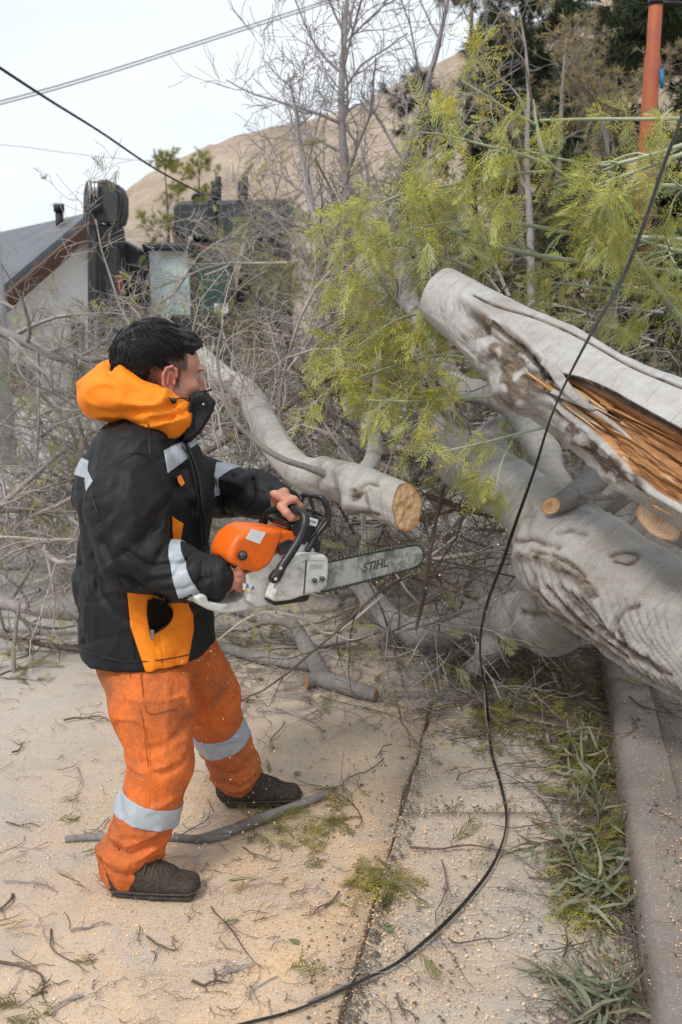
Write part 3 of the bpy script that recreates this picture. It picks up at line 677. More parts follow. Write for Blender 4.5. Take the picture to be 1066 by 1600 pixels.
if True:
    V, Q = b.build(.0028, None, 2)
    q = (V-HO)/HS; hf, hlat, hu = q@Fh, q@Lh, q@Uh
    head = (hu > -.12) & (np.abs(hlat) < .12) & (hf > -.14) & (hf < .15)
    near = np.exp(-((hf+.000)**2+(hu-.002)**2)/.026**2)*(np.abs(hlat) > .068)
    nose = np.exp(-((hf-.112)**2+(hu+.018)**2+hlat**2)/.02**2)
    blush = np.clip(near*.8+nose*.5, 0, 1)*head
    # side hair grows out of the scalp: everything behind and above a line past the ear, and the sideburn
    s1 = np.clip(((.052-hf)/.006), 0, 1)*np.clip((hu-.022)/.012, 0, 1)
    s2 = np.clip((-.020-hf)/.010, 0, 1)*np.clip((hu+.075)/.035, 0, 1)
    s3 = np.clip((.034-hf)/.004, 0, 1)*np.clip((hf-.016)/.003, 0, 1)*np.clip((hu+.020)/.012, 0, 1)
    ear = (np.abs(hlat) > .079)
    fade = np.clip(np.maximum(np.maximum(s1, s2), s3)*.97, 0, 1)*head*(1-np.clip(near*1.6, 0, 1))*(~ear)
    hx = np.array([np.linalg.norm(V-at(460, 795, Yf), axis=1).min()])
    hands = np.exp(-(np.minimum(np.linalg.norm(V-at(375, 895, Yn), axis=1), np.linalg.norm(V-at(466, 795, Yf), axis=1))/.035)**2)*.25
    body = mesh('body', V, Q, m_skin, worker, attrs={'blush': np.maximum(blush, hands), 'fade': fade})
    # eyes
    for sgn in (-1, 1):
        bm = bmesh.new(); bmesh.ops.create_uvsphere(bm, u_segments=16, v_segments=10, radius=.0112*HS); bmesh.ops.translate(bm, verts=bm.verts, vec=Vector(hd(.0835, sgn*.031, .015)))
        bm_obj('eye', bm, simple('eye', (.06, .04, .035), (.5, .45, .42), 40, .15), worker, True)
    # ---- hair
    h = SDF()
    h.ell(hd(-.020, 0, .066), hl((.099, .079, .080)), Fh, Uh, .02)
    h.ell(hd(-.055, 0, .040), hl((.070, .076, .080)), Fh, Uh, .03)
    h.ell(hd(.034, 0, .098), hl((.060, .064, .040)), Fh, Uh, .03)
    h.ell(hd(.072, 0, .094), hl((.020, .052, .018)), Fh, Uh, .02)
    h.ell(hd(.116, .0, .042), hl((.060, .12, .052)), Fh, Uh, .012, sub=True)
    for sgn in (-1, 1):
        h.ell(hd(.035, sgn*.100, .024), hl((.115, .038, .056)), Fh, Uh, .022, sub=True)
        h.ell(hd(-.005, sgn*.100, -.040), hl((.085, .060, .070)), Fh, Uh, .022, sub=True)
    h.ell(hd(.02, 0, -.080), hl((.13, .11, .085)), Fh, Uh, .01, sub=True)
    def hdisp(P):
        q = (P-HO)/HS; a = np.arctan2(q@Uh-.03, q@Fh); l = q@Lh; ph = np.arctan2(l, q@Uh-.03)
        s = np.stack([a*2.2, l*60, ph*9], -1)
        return -.0045*fbm(s*1.0, 3)-.0012*vnoise(P*90)
    V, Q = h.build(.003, hdisp, 1); mesh('hair', V, Q, m_hair, worker)
    HV = V.copy()
    # locks lying over the top of the head, from the crown to the fringe
    sp = Soup(); hr = np.random.default_rng(5)
    q = (HV-HO)/HS; top = np.nonzero((q@Uh > .048))[0]
    crown = hd(-.052, -.01, .155)
    for i in hr.choice(top, 5200):
        p = HV[i]; o = p-hd(-.01, 0, .05); o /= np.linalg.norm(o)
        d = p-crown; d -= o*(d@o); n_ = np.linalg.norm(d); d = d/max(n_, 1e-4)
        d = d+hr.normal(0, .16, 3)+Fh*.75; d -= o*(d@o); d /= np.linalg.norm(d); L = hr.uniform(.022, .046)
        lift = hr.uniform(.0003, .0035)*(2.2 if n_ < .03 else 1); pts = [p-o*.002]
        for t in (.33, .66, 1.): pts.append(p+d*L*t+o*(lift*math.sin(t*2.6)-t*t*L*.20)+hr.normal(0, .0003, 3))
        pe = (pts[-1]-HO)/HS
        if pe@Fh > .045 and pe@Uh < .082+.15*abs(pe@Lh): continue
        sp.tube(np.array(pts), np.array([.0007, .0009, .0008, .0002]), 3)
    side = np.nonzero((q@Uh <= .055) & (q@Fh < .03))[0]
    for i in hr.choice(side, 1500):
        p = HV[i]; o = nrm(p-hd(-.01, 0, .04)); d = -Uh*.8+Fh*.25+hr.normal(0, .25, 3); d -= o*(d@o); d = nrm(d); L = hr.uniform(.008, .020)
        sp.tube(np.array([p-o*.001, p+d*L*.5+o*.001, p+d*L+o*.0005]), np.array([.0009, .0009, .0002]), 3)
    sp.build('hair_strands', m_hair, worker)
# ---- jacket
j = SDF()
j.ecap(at(232, 1004, 2.70), at(224, 900, 2.70), (.218, .194), (.196, .184), cap=.035, k=.04)
j.ecap(at(224, 900, 2.70), at(225, 775, 2.70), (.196, .184), (.193, .180), k=.05)
j.ecap(at(225, 775, 2.70), at(230, 705, 2.70), (.193, .177), (.190, .135), k=.06, cap=.06)
j.ecap(at(229, 700, 2.70), at(250, 655, 2.71), (.14, .12), (.09, .085), k=.05)
j.chain([at(210, 722, 2.56), at(197, 790, 2.48), at(208, 868, 2.445)], [.098, .093, .086], .05)
j.chain([at(208, 868, 2.445), at(285, 897, 2.43), at(332, 902, 2.415)], [.084, .070, .055], .03)
j.ecap(at(332, 902, 2.415), at(346, 903, 2.415), .052, .046, k=.012, cap=.008)
j.chain([at(250, 735, 2.84), at(345, 767, 2.92), at(405, 773, 2.81), at(439, 784, 2.745)], [.098, .074, .061, .047], .035)
j.ecap(at(439, 784, 2.745), at(455, 787, 2.715), .045, .041, k=.010, cap=.008)
fo = Folds()
YA = 2.38
for pts, Y, wd, am in [
    ([(268, 770), (240, 820), (222, 850)], YA, .016, .010), ([(292, 800), (262, 850), (250, 870)], YA, .014, .010), ([(150, 800), (175, 860), (215, 915)], YA, .016, .007),
    ([(160, 850), (190, 900), (250, 935)], YA, .012, .008), ([(200, 860), (240, 885), (290, 880)], YA, .011, .009), ([(235, 905), (270, 900), (300, 870)], YA, .009, .006),
    ([(205, 700), (200, 760), (215, 830)], YA, .022, -.006), ([(250, 740), (262, 790), (250, 830)], YA, .014, -.007), ([(170, 740), (160, 800), (180, 850)], YA, .018, -.005),
    ([(310, 850), (318, 890), (308, 930)], YA, .008, .006), ([(330, 868), (336, 900), (330, 930)], YA, .006, .005), ([(250, 920), (290, 915), (330, 900)], YA, .007, .005),
    ([(120, 800), (135, 880), (130, 960)], 2.66, .018, .009), ([(135, 900), (165, 950), (170, 1020)], 2.6, .016, .008), ([(125, 960), (145, 1000)], 2.62, .012, .007),
    ([(200, 960), (240, 985), (290, 985)], 2.5, .012, .005), ([(150, 870), (160, 920), (200, 960)], 2.55, .014, .009), ([(310, 960), (318, 1000), (325, 1020)], 2.6, .012, .008),
    ([(300, 780), (305, 840), (312, 900)], 2.62, .012, .008), ([(330, 740), (345, 770), (350, 800)], 2.84, .009, .009), ([(365, 745), (370, 775), (362, 800)], 2.84, .008, .006),
    ([(395, 750), (398, 775), (390, 795)], 2.76, .007, .006), ([(420, 760), (424, 780), (418, 800)], 2.72, .006, .005), ([(300, 720), (330, 745), (380, 755)], 2.82, .010, -.006),
    ([(140, 720), (170, 690), (210, 680)], 2.6, .012, -.004), ([(215, 695), (212, 660)], 2.5, .006, .003), ([(260, 690), (285, 740), (300, 800)], 2.58, .012, .006)]:
    fo.add(pts, Y, wd, am)
def jdisp(P):
    n = fbm(P*np.array([11, 11, 6.]), 3)*.0028+fbm(P*np.array([30, 24, 18.]), 2)*.0008; r1 = 1-np.abs(vnoise(P@np.array([[.8, 0, .6], [0, 1, 0], [-.6, 0, .8]])*np.array([16, 10, 6.])+3)); r2 = 1-np.abs(vnoise(P@np.array([[.5, 0, .86], [0, 1, 0], [-.86, 0, .5]])*np.array([22, 9, 8.])+5)); n += np.where(r1 > .75, -(r1-.75)*.016, 0)+np.where(r2 > .8, (r2-.8)*.020, 0)
    return fo(P)*1.45+n
JR = .0055
JV, JQ = j.build(JR, jdisp, 1)
# wavy hem: trim below a slanted plane
jk = mesh('jacket', JV, JQ, m_black, worker)
Ns = lambda *a: nrm(a)
Ysd = 2.50
YN = lambda lim: (lambda V: V[:, 1] < lim)
armd = lambda V: np.minimum(seg_dist(V, at(208, 868, 2.445), at(346, 903, 2.415), 1), seg_dist(V, at(210, 722, 2.56), at(208, 868, 2.445), 1))
notarm = lambda V: armd(V) > .10
torso_near = lambda V: (V[:, 1] < 2.68) & (armd(V) > .098)
# orange lower side panel (two convex pieces) and the small one above the elbow
patch((JV, JQ), poly_planes([(178, 900), (240, 930), (262, 1075), (213, 1075), (208, 1020), (198, 960)], 2.52), 'side_panel', m_orange, worker, .0022, .003, torso_near)
patch((JV, JQ), poly_planes([(236, 925), (290, 935), (301, 960), (302, 985), (294, 1030), (285, 1075), (255, 1075)], 2.52), 'side_panel', m_orange, worker, .0022, .003, torso_near)
patch((JV, JQ), poly_planes([(268, 806), (286, 818), (281, 845), (270, 842)], 2.5), 'side_panel', m_orange, worker, .003, .003, YN(2.7))
# reflective tape
arm_mid = lambda V: seg_dist(V, at(208, 868, 2.445), at(346, 903, 2.415), 1) < .1
patch((JV, JQ), poly_planes([(287, 846), (300, 842), (318, 880), (300, 915), (284, 938), (262, 938), (282, 910), (292, 880)], 2.40)[0:0]+[(at(293, 888, 2.40), Ns(*(at(330, 880, 2.4)-at(290, 893, 2.4)))), (at(313, 882, 2.40), -Ns(*(at(330, 872, 2.4)-at(290, 893, 2.4))))][:0]+
      [(at(279, 897, 2.43), nrm(at(338, 890, 2.43)-at(279, 903, 2.43))), (at(307, 897, 2.43), -nrm(at(338, 880, 2.43)-at(279, 906, 2.43)))], 'reflective_band', m_refl, worker, .003, .003, arm_mid)
armF = lambda V: (seg_dist(V, at(345, 767, 2.92), at(433, 784, 2.755), 1) < .17)
patch((JV, JQ), [(at(334, 770, 2.80), V3(1, 0, 0)), (at(352, 770, 2.90), nrm(at(433, 776, 2.80)-at(345, 770, 2.92))), (at(374, 770, 2.90), -nrm(at(433, 790, 2.80)-at(345, 764, 2.92)))], 'reflective_band', m_refl, worker, .003, .003, armF)
patch((JV, JQ), poly_planes([(256, 704), (286, 690), (293, 716), (262, 739)], 2.58), 'reflective_band', m_refl, worker, .003, .003, YN(2.75))
patch((JV, JQ), poly_planes([(289, 678), (309, 672), (313, 690), (296, 702)], 2.62), 'reflective_band', m_refl, worker, .003, .003, YN(2.8))
patch((JV, JQ), poly_planes([(120, 712), (139, 720), (137, 748), (117, 742)], 2.62), 'reflective_band', m_refl, worker, .003, .003, YN(2.8))
patch((JV, JQ), poly_planes([(138, 735), (146, 752), (136, 768), (134, 750)], 2.60), 'reflective_band', m_refl, worker, .0035, .003, YN(2.8))
# zip placket down the front, sleeve cuffs, pocket, toggle
def surf(px, py, guess, dirv=None):
    """the point of the jacket's near surface behind a pixel"""
    v = ray(px, py); E = np.array([0, 0, H]); d = JV-E; t = d@v/(v@v); off = np.linalg.norm(d-t[:, None]*v, axis=1)
    ok = np.nonzero(off < .012)[0]
    if not len(ok): return at(px, py, guess)
    return E+v*t[ok].min()
def onjacket(pts, guess, n, lift=.003):
    P = np.array([surf(x, y, guess) for x, y in pts]); P = smoothpath(P, n); v = P-np.array([0, 0, H]); return P-v/np.linalg.norm(v, axis=1)[:, None]*lift
sp = Soup(); sp.tube(onjacket([(290, 690), (300, 712), (311, 750), (318, 800), (322, 850)], 2.6, 40, .001), .0045, 6, caps=True)
sp.tube(onjacket([(284, 696), (296, 716), (305, 752), (312, 800), (316, 850)], 2.6, 40, .0), .003, 6, caps=True); sp.build('placket', m_piping, worker)
sp = Soup()
for pts_ in ([(152, 800), (143, 770), (150, 745), (175, 722), (205, 708), (232, 712), (250, 735), (262, 765), (272, 800)], [(232, 662), (233, 685), (234, 710)], [(176, 890), (188, 920), (198, 960), (207, 1000), (210, 1030)], [(342, 880), (347, 903), (343, 926)][0:0] or [(120, 1012), (160, 1026), (210, 1034), (260, 1030), (300, 1022)]):
    sp.tube(onjacket(pts_, 2.5, 60, .0006), .0015, 5)
sp.build('seam', m_piping, worker)
def flat_patch(pts, guess, name, mat_, lift=.003, th=.003, par=None):
    """a small piece laid on the jacket, outline in order"""
    P = [surf(x, y, guess) for x, y in pts]; c = np.mean(P, 0); v = nrm(c-np.array([0, 0, H]))
    bm = bmesh.new(); a_ = [bm.verts.new(p-v*lift) for p in P]; b_ = [bm.verts.new(p-v*(lift-th)+v*.004) for p in P]
    bm.faces.new(a_); bm.faces.new(b_[::-1])
    for i in range(len(P)): bm.faces.new([a_[i], b_[i], b_[(i+1) % len(P)], a_[(i+1) % len(P)]])
    bmesh.ops.recalc_face_normals(bm, faces=bm.faces); return bm_obj(name, bm, mat_, par or worker)
flat_patch([(277, 745), (283, 742), (289, 755), (284, 760), (279, 754)], 2.55, 'zip_pull', m_orange, .006, .004)
m_pkt = simple('black pocket lining', (.006, .006, .006), None, 50, .95, spec=.05)
pk = flat_patch([(232, 938), (240, 934), (256, 938), (267, 950), (269, 962), (262, 975), (246, 985), (238, 990), (233, 975), (230, 955)], 2.5, 'pocket', m_pkt, .008, .003)
sp = Soup(); sp.tube(onjacket([(232, 937), (231, 960), (235, 985), (238, 996)], 2.5, 24, .006), .0028, 6, caps=True); sp.tube(onjacket([(256, 936), (268, 951), (269, 965), (260, 978), (244, 988), (238, 992)], 2.5, 24, .006), .0025, 6, caps=True); sp.build('pocket_zip', m_piping, worker)
flat_patch([(235, 984), (241, 984), (240, 1000), (236, 1000)], 2.5, 'zip_pull', m_metal, .010, .004)
# ---- hood
o_ = SDF()
o_.ell(at(172, 613, 2.70), (.084, .15, .070), (.93, 0, .30), (-.3, 0, .93), .03)
o_.ell(at(200, 606, 2.70), (.075, .13, .070), (.9, 0, -.4), (.4, 0, .9), .04)
for sgn in (-1, 1):
    yy = lambda a: 2.71+sgn*a
    o_.chain([at(190, 614, yy(.110)), at(238, 636, yy(.118)), at(272, 649, yy(.085)), at(288, 649, yy(.035))], [.058, .048, .041, .040], .03)
o_.chain([at(228, 645, 2.60), at(262, 660, 2.62), at(288, 660, 2.66)], [.022, .028, .026], .02)
o_.ell(hd(-.02, 0, -.005), (.118, .082, .075), Fh, Uh, .012, sub=True)
o_.ecap(nck, hd(-.0, 0, .02), .060, .09, k=.01, sub=True)
fh = Folds()
for pts, Y, wd, am in [([(215, 640), (250, 640), (285, 630)], 2.58, .009, .008), ([(240, 652), (270, 652), (298, 640)], 2.58, .008, .008), ([(140, 640), (180, 645), (230, 642)], 2.55, .012, .005),
                       ([(165, 575), (190, 600), (215, 615)], 2.58, .012, .005), ([(185, 572), (205, 590), (240, 615)], 2.58, .008, -.005), ([(262, 628), (275, 640), (270, 655)], 2.58, .007, .005), ([(135, 600), (160, 625), (200, 630)], 2.55, .02, -.005)]: fh.add(pts, Y, wd, am)
V, Q = o_.build(.005, lambda P: fh(P)*1.5+.004*fbm(P*13, 3)-np.maximum(0, 1-np.abs(vnoise(P*np.array([10, 9, 20.])+2))-.72)*.03, 1); hood = mesh('hood', V, Q, m_orange, worker)
JV0 = JV; JV = V
c0 = surf(272, 626, 2.6)
bm = bmesh.new(); bmesh.ops.create_uvsphere(bm, u_segments=12, v_segments=8, radius=.0085); bmesh.ops.translate(bm, verts=bm.verts, vec=Vector(c0-V3(0, .006, 0)))
tg = bm_obj('toggle', bm, simple('black plastic toggle', (.01, .01, .01), None, 30, .3), hood, True)
sp = Soup(); sp.tube(onjacket([(264, 622), (272, 625), (281, 622), (291, 623)], 2.6, 12, .005), .002, 5, caps=True); sp.build('drawcord', m_piping, hood)
JV = JV0
# ---- stand collar, black, open at the front
bm = bmesh.new(); cp = [(296, 620), (304, 613), (318, 611), (327, 619), (335, 628), (331, 642), (325, 655), (313, 674), (296, 690), (284, 690), (290, 668)]
lay = [(0, 2.655), (3, 2.625), (6, 2.635), (0, 2.70), (-2, 2.76), (6, 2.80)]
sp_ = Soup(); rows = []
for wi, (yy_, shr) in enumerate([(2.615, .55), (2.602, .80), (2.61, .97), (2.65, 1.04), (2.70, 1.0), (2.76, .97), (2.79, .7)]):
    cx_, cy_ = 308, 650; W_ = np.array([[cx_+(x-cx_)*shr+wi*.6, cy_+(y-cy_)*shr, 0.] for x, y in cp+cp[:1]]); P = np.stack([np.interp(np.linspace(0, len(cp), 67)[:-1], np.arange(len(cp)+1), W_[:, c_]) for c_ in range(3)], -1); rows.append([at(x, y, yy_) for x, y, _ in P])
rows = np.array(rows); n0, n1 = rows.shape[:2]; CV = rows.reshape(-1, 3); CV = CV+.0018*fbm(CV*30, 2)[:, None]
i_ = np.arange(n0-1)[:, None]*n1; j_ = np.arange(n1)[None]; F4 = np.stack([i_+j_, i_+(j_+1) % n1, i_+n1+(j_+1) % n1, i_+n1+j_], -1).reshape(-1, 4)
bm.free(); col = mesh('collar', CV, [F4, np.arange(n1)[::-1][None], ((n0-1)*n1+np.arange(n1))[None]], m_black, worker)
sp = Soup(); sp.tube(np.array([at(312, 614, 2.62), at(322, 611, 2.615), at(331, 609, 2.61)]), np.array([.0022, .0032, .0036]), 6, caps=True); sp.build('zip_pull', m_piping, col)
bm = bmesh.new(); bmesh.ops.create_uvsphere(bm, u_segments=12, v_segments=8, radius=.0045); bmesh.ops.translate(bm, verts=bm.verts, vec=Vector(at(318, 632, 2.598))); bm_obj('snap', bm, m_metal, col, True)
# ---- trousers
def leg(pts, rs, k=.03): T.chain(pts, rs, k)
T = SDF()
T.ecap(at(235, 990, 2.70), at(232, 1015, 2.70), (.165, .150), (.165, .150), k=.05)
T.ecap(at(226, 1020, 2.62), at(238, 1100, 2.55), (.092, .118), (.095, .108), k=.05); T.ecap(at(238, 1100, 2.54), at(253, 1190, 2.495), (.098, .106), (.082, .080), k=.04)
T.ecap(at(253, 1190, 2.495), at(232, 1262, 2.48), (.080, .080), (.082, .080), k=.03); T.ecap(at(232, 1262, 2.48), at(203, 1340, 2.475), (.082, .080), (.080, .080), k=.03)
T.ecap(at(203, 1335, 2.475), at(196, 1372, 2.47), (.080, .078), (.068, .070), k=.02, cap=.012)
T.ecap(at(283, 1000, 2.79), at(325, 1080, 2.85), (.095, .095), (.090, .088), k=.05); T.ecap(at(325, 1080, 2.85), at(346, 1150, 2.90), (.088, .086), (.078, .076), k=.04)
T.ecap(at(346, 1150, 2.90), at(368, 1200, 2.94), (.078, .076), (.080, .078), k=.03); T.ecap(at(368, 1200, 2.94), at(378, 1226, 2.98), (.078, .079), (.068, .070), k=.02, cap=.012)
ft = Folds()
for pts, Y, wd, am in [
    ([(160, 1300), (200, 1315), (250, 1295)], 2.42, .010, -.010), ([(155, 1330), (195, 1345), (245, 1325)], 2.42, .009, -.010), ([(165, 1318), (205, 1330), (255, 1310)], 2.42, .008, .009), ([(165, 1350), (205, 1362), (243, 1345)], 2.42, .007, .007),
    ([(225, 1190), (250, 1210), (290, 1195)], 2.42, .012, .008), ([(230, 1170), (265, 1160), (292, 1140)], 2.44, .014, .007), ([(180, 1060), (215, 1130), (235, 1180)], 2.46, .018, .006), ([(290, 1060), (300, 1120), (290, 1170)], 2.46, .016, -.006),
    ([(215, 1240), (235, 1262), (280, 1250)], 2.42, .010, -.006), ([(335, 1195), (370, 1205), (405, 1185)], 2.88, .009, .010), ([(338, 1180), (370, 1190), (400, 1170)], 2.88, .008, -.009), ([(345, 1215), (380, 1222), (412, 1205)], 2.9, .008, .008),
    ([(350, 1205), (385, 1213), (412, 1195)], 2.9, .007, -.009), ([(320, 1100), (345, 1110), (365, 1095)], 2.82, .012, .006), ([(300, 1050), (320, 1100), (325, 1150)], 2.78, .012, .006), ([(180, 1230), (200, 1270), (190, 1320)], 2.44, .014, .007),
    ([(255, 1040), (262, 1100), (258, 1170)], 2.44, .01, -.004), ([(160, 1345), (172, 1370), (180, 1390)], 2.42, .007, .012)]: ft.add(pts, Y, wd, am)
TV, TQ = T.build(.0055, lambda P: ft(P)*1.05+fbm(P*np.array([10, 10, 7.]), 4)*.005-np.maximum(0, (1-np.abs(vnoise(P*np.array([9, 9, 17.])+9)))-.8)*.03, 1)
mesh('trousers', TV, TQ, m_trous, worker)
m_refl2 = m_refl
nearleg = lambda V: V[:, 1] < 2.68
farleg = lambda V: (V[:, 1] > 2.70)
patch((TV, TQ), [(at(238, 1243, 2.48), nrm(at(196, 1370, 2.47)-at(262, 1180, 2.50))), (at(226, 1272, 2.48), -nrm(at(200, 1370, 2.47)-at(250, 1190, 2.50)))], 'reflective_band', m_refl, worker, .003, .003, nearleg)
patch((TV, TQ), [(at(340, 1132, 2.88), nrm(at(378, 1226, 2.98)-at(337, 1100, 2.87))), (at(347, 1156, 2.9), -nrm(at(378, 1226, 2.98)-at(337, 1100, 2.87)))], 'reflective_band', m_refl, worker, .003, .003, farleg)
JV = TV
sp = Soup()
for pts in ([(220, 1045), (223, 1080), (232, 1114), (262, 1110), (290, 1100)], [(218, 1045), (250, 1048), (285, 1042)], [(200, 1045), (222, 1120), (232, 1200)]):
    sp.tube(onjacket(pts, 2.45, 40, .0003), .0014, 5)
sp.build('seam', simple('darker orange thread', (.42, .09, .01), None, 50, .8), worker)
JV = JV0
# ---- shoes
m_lace = simple('dusty lace', (.10, .085, .07), (.05, .042, .035), 200, .9)
def shoe(heel, toe, ank, lift):
    s = SDF(); d = nrm(toe-heel); L = np.linalg.norm(toe-heel); W = np.cross(V3(0, 0, 1), d); up = V3(0, 0, 1)
    P = lambda f, l, u: heel+d*(f*L)+W*l+up*u
    s.ecap(P(.14, 0, .045), P(.50, 0, .045), (.036, .042), (.042, .040), w=W, k=.02)
    s.ecap(P(.50, 0, .038), P(.84, .004, .032), (.044, .036), (.046, .027), w=W, k=.02)
    s.ecap(P(.16, 0, .06), P(.20, 0, .115), (.040, .046), (.045, .052), w=W, k=.03)
    s.ecap(P(.30, 0, .085), P(.62, 0, .060), (.030, .030), (.030, .022), w=W, k=.03)
    s.ell(P(.5, 0, -.05), (.4, .3, .052), d, up, .003, sub=True)
    V, Q = s.build(.004, lambda P_: .0016*fbm(P_*40, 3), 1)
    so = SDF()
    so.ecap(P(.13, 0, .013), P(.50, 0, .013), (.040, .014), (.044, .014), w=W, k=.01); so.ecap(P(.50, 0, .013), P(.86, .003, .014), (.046, .014), (.046, .014), w=W, k=.01)
    for i in range(9): so.ecap(P(.06+i*.105, -.07, -.001), P(.06+i*.105, .07, -.001), .0045, k=.003, sub=True)
    V2, Q2 = so.build(.004, None, 0)
    V2[:, 2] = np.maximum(V2[:, 2], .002)
    return V, Q, V2, Q2, P
m_shoe = simple('dusty brown black leather', (.022, .017, .015), (.085, .066, .05), 160, .8, .6, 300, .25)
m_sole = simple('black rubber sole', (.02, .02, .02), (.09, .075, .06), 60, .85, .3, 120)
for heel, toe in ((gd(166, 1392), gd(322, 1400)), (gd(340, 1257), gd(480, 1253))):
    V, Q, V2, Q2, P = shoe(heel, toe, None, 0)
    so = mesh('shoe', V, Q, m_shoe, worker); mesh('sole', V2, Q2, m_sole, so)
    sp = Soup()
    for f in (.36, .43, .5, .57): sp.tube(np.array([P(f, -.042, .094-(f-.36)*.16), P(f+.012, -.024, .122-(f-.36)*.20), P(f+.02, .004, .132-(f-.36)*.22), P(f, .026, .120-(f-.36)*.20)]), .0028, 5)
    sp.build('lace', m_lace, so)
    sp = Soup(); sp.tube(np.array([P(f, -.0455-.004*math.sin((f-.1)*4), .030) for f in np.linspace(.12, .86, 12)]+[P(.92, -.030, .029), P(.95, -.005, .029), P(.93, .02, .029)]), .0026, 5); sp.build('welt', m_lace, so)
# ================================================================ the chainsaw
def prism(name, pts, l0, l1, mat_, parent, bevel=.003, seg=3, lp=None):
    """a side outline given width across the saw, from l0 (near) to l1 (far)"""
    P = [sw(x, y, l0 if lp is None else lp) for x, y in pts]
    if lp is not None: P = [p+sL*(l0-lp) for p in P]
    bm = bmesh.new(); a = [bm.verts.new(p) for p in P]; c = [bm.verts.new(p+sL*(l1-l0)) for p in P]
    bm.faces.new(a); bm.faces.new(c[::-1])
    for i in range(len(P)): bm.faces.new([a[i], c[i], c[(i+1) % len(P)], a[(i+1) % len(P)]])
    bmesh.ops.recalc_face_normals(bm, faces=bm.faces)
    return bm_obj(name, bm, mat_, parent, bevel=bevel, seg=seg)
def plate(name, pts, l, mat_, parent, th=.0012):
    return prism(name, pts, l-th, l+.0005, mat_, parent, bevel=0, lp=l)
def rod(name, pts, r, mat_, parent, n=40, sides=12, caps=True):
    sp = Soup(); sp.tube(smoothpath(np.array(pts), n), r, sides, caps=caps); return sp.build(name, mat_, parent)
def text(s, name, loc, xdir, nrm_, size, mat_, parent, shear=0, depth=.0008, bold=.0):
    cu = bpy.data.curves.new('t', 'FONT'); cu.body = s; cu.size = size; cu.shear = shear; cu.extrude = depth; cu.align_x = 'CENTER'; cu.align_y = 'CENTER'; cu.offset = bold
    o = bpy.data.objects.new('t', cu); C.objects.link(o); bpy.context.view_layer.update()
    me = bpy.data.meshes.new_from_object(o.evaluated_get(bpy.context.evaluated_depsgraph_get())); bpy.data.objects.remove(o)
    x = nrm(xdir); z = nrm(nrm_); z = nrm(z-x*(z@x)); y = np.cross(z, x); M = Matrix(((x[0], y[0], z[0], loc[0]), (x[1], y[1], z[1], loc[1]), (x[2], y[2], z[2], loc[2]), (0, 0, 0, 1)))
    me.transform(Matrix.Translation(-Vector(wloc(parent))) @ M); me.materials.clear(); me.materials.append(mat_)
    q = bpy.data.objects.new(name, me); return link(q, parent)
def plastic(name, c, dirt, rough=.42, amt=(.52, .72)):
    m = MB(name, rough, .45); co = m.coord('Object'); n = m.noise(co, 24, 7, .7, .4); n2 = m.noise(co, 160, 4, .7)
    f = m.math('MAXIMUM', m.ramp(n, *amt), m.math('MULTIPLY', m.ramp(n2, .6, .75), .5)); m.color(m.mix(m.math('MULTIPLY', f, .75), c, dirt)); m.rough(m.ramp(n, .3, .9)); m.bump(n2, .12, .001)
    m.nt.links.remove(m.b.inputs['Roughness'].links[0]); m.b.inputs['Roughness'].default_value = rough
    return m.m
p_or = plastic('orange saw plastic', (.78, .13, .006), (.36, .085, .025), .42, (.50, .74)); p_wh = plastic('scuffed off white saw plastic', (.60, .59, .55), (.22, .17, .12), .45, (.48, .68))
p_bk = plastic('black saw plastic', (.014, .014, .015), (.06, .055, .05), .38); p_bar = plastic('greasy steel guide bar', (.36, .36, .34), (.05, .045, .04), .42, (.45, .62))
p_chain = simple('oily chain steel', (.03, .03, .03), (.14, .13, .11), 130, .4, metal=.6); p_lab = simple('white paper label', (.75, .75, .74), (.62, .62, .6), 60, .5)
p_blue = simple('blue sticker ink', (.05, .17, .50)); p_yel = simple('yellow sticker ink', (.75, .52, .05)); p_ink = simple('dark worn ink', (.03, .03, .03), (.09, .09, .085), 80)
p_emb = plastic('embossed off white', (.42, .41, .38), (.2, .17, .13))
saw = empty('chainsaw', gd(430, 1100)*0+SO-sU*.08, 'orange and white chainsaw with a long steel bar held in both hands', 'chainsaw')
prism('rear_handle', [(307, 934), (317, 929), (324, 931), (327, 941), (345, 944), (371, 941), (388, 929), (392, 900), (404, 893), (430, 888), (440, 930), (424, 944), (402, 951), (352, 960), (326, 953), (312, 945)], -.030, .040, p_wh, saw, .006, 4)
prism('throttle_grip', [(358, 884), (372, 874), (392, 872), (398, 884), (384, 893), (374, 905), (364, 912), (352, 935), (343, 944), (333, 940), (345, 912)], -.012, .022, p_bk, saw, .006, 4)
hs = prism('engine_housing', [(386, 898), (402, 890), (428, 868), (446, 860), (476, 840), (494, 860), (478, 900), (440, 930), (428, 945), (402, 950), (388, 940)], -.048, .052, p_wh, saw, .006, 4)
tcv = prism('top_cover', [(357, 872), (362, 856), (371, 840), (384, 830), (399, 825), (432, 827), (446, 829), (440, 846), (433, 864), (428, 876), (422, 885), (404, 896), (380, 891), (361, 880)], -.054, .050, p_or, saw, .013, 5)
tc2 = prism('top_cover', [(434, 832), (448, 829), (466, 832), (482, 840), (478, 848), (462, 855), (444, 862), (436, 866)], -.050, .046, p_or, saw, .007, 4)
prism('cylinder_vent', [(436, 850), (452, 843), (462, 846), (456, 862), (438, 868)], -.0535, .02, p_bk, saw, .002, 2)
prism('muffler', [(478, 848), (494, 838), (503, 846), (500, 866), (480, 872)], -.045, .045, p_bk, saw, .004, 3)
rod('choke_knob', [sw(379, 868, -.052), sw(379, 868, -.066)], .0125, p_bk, saw, 4, 20); rod('choke_knob', [sw(379, 868, -.066), sw(379, 868, -.070)], .009, p_chain, saw, 4, 16)
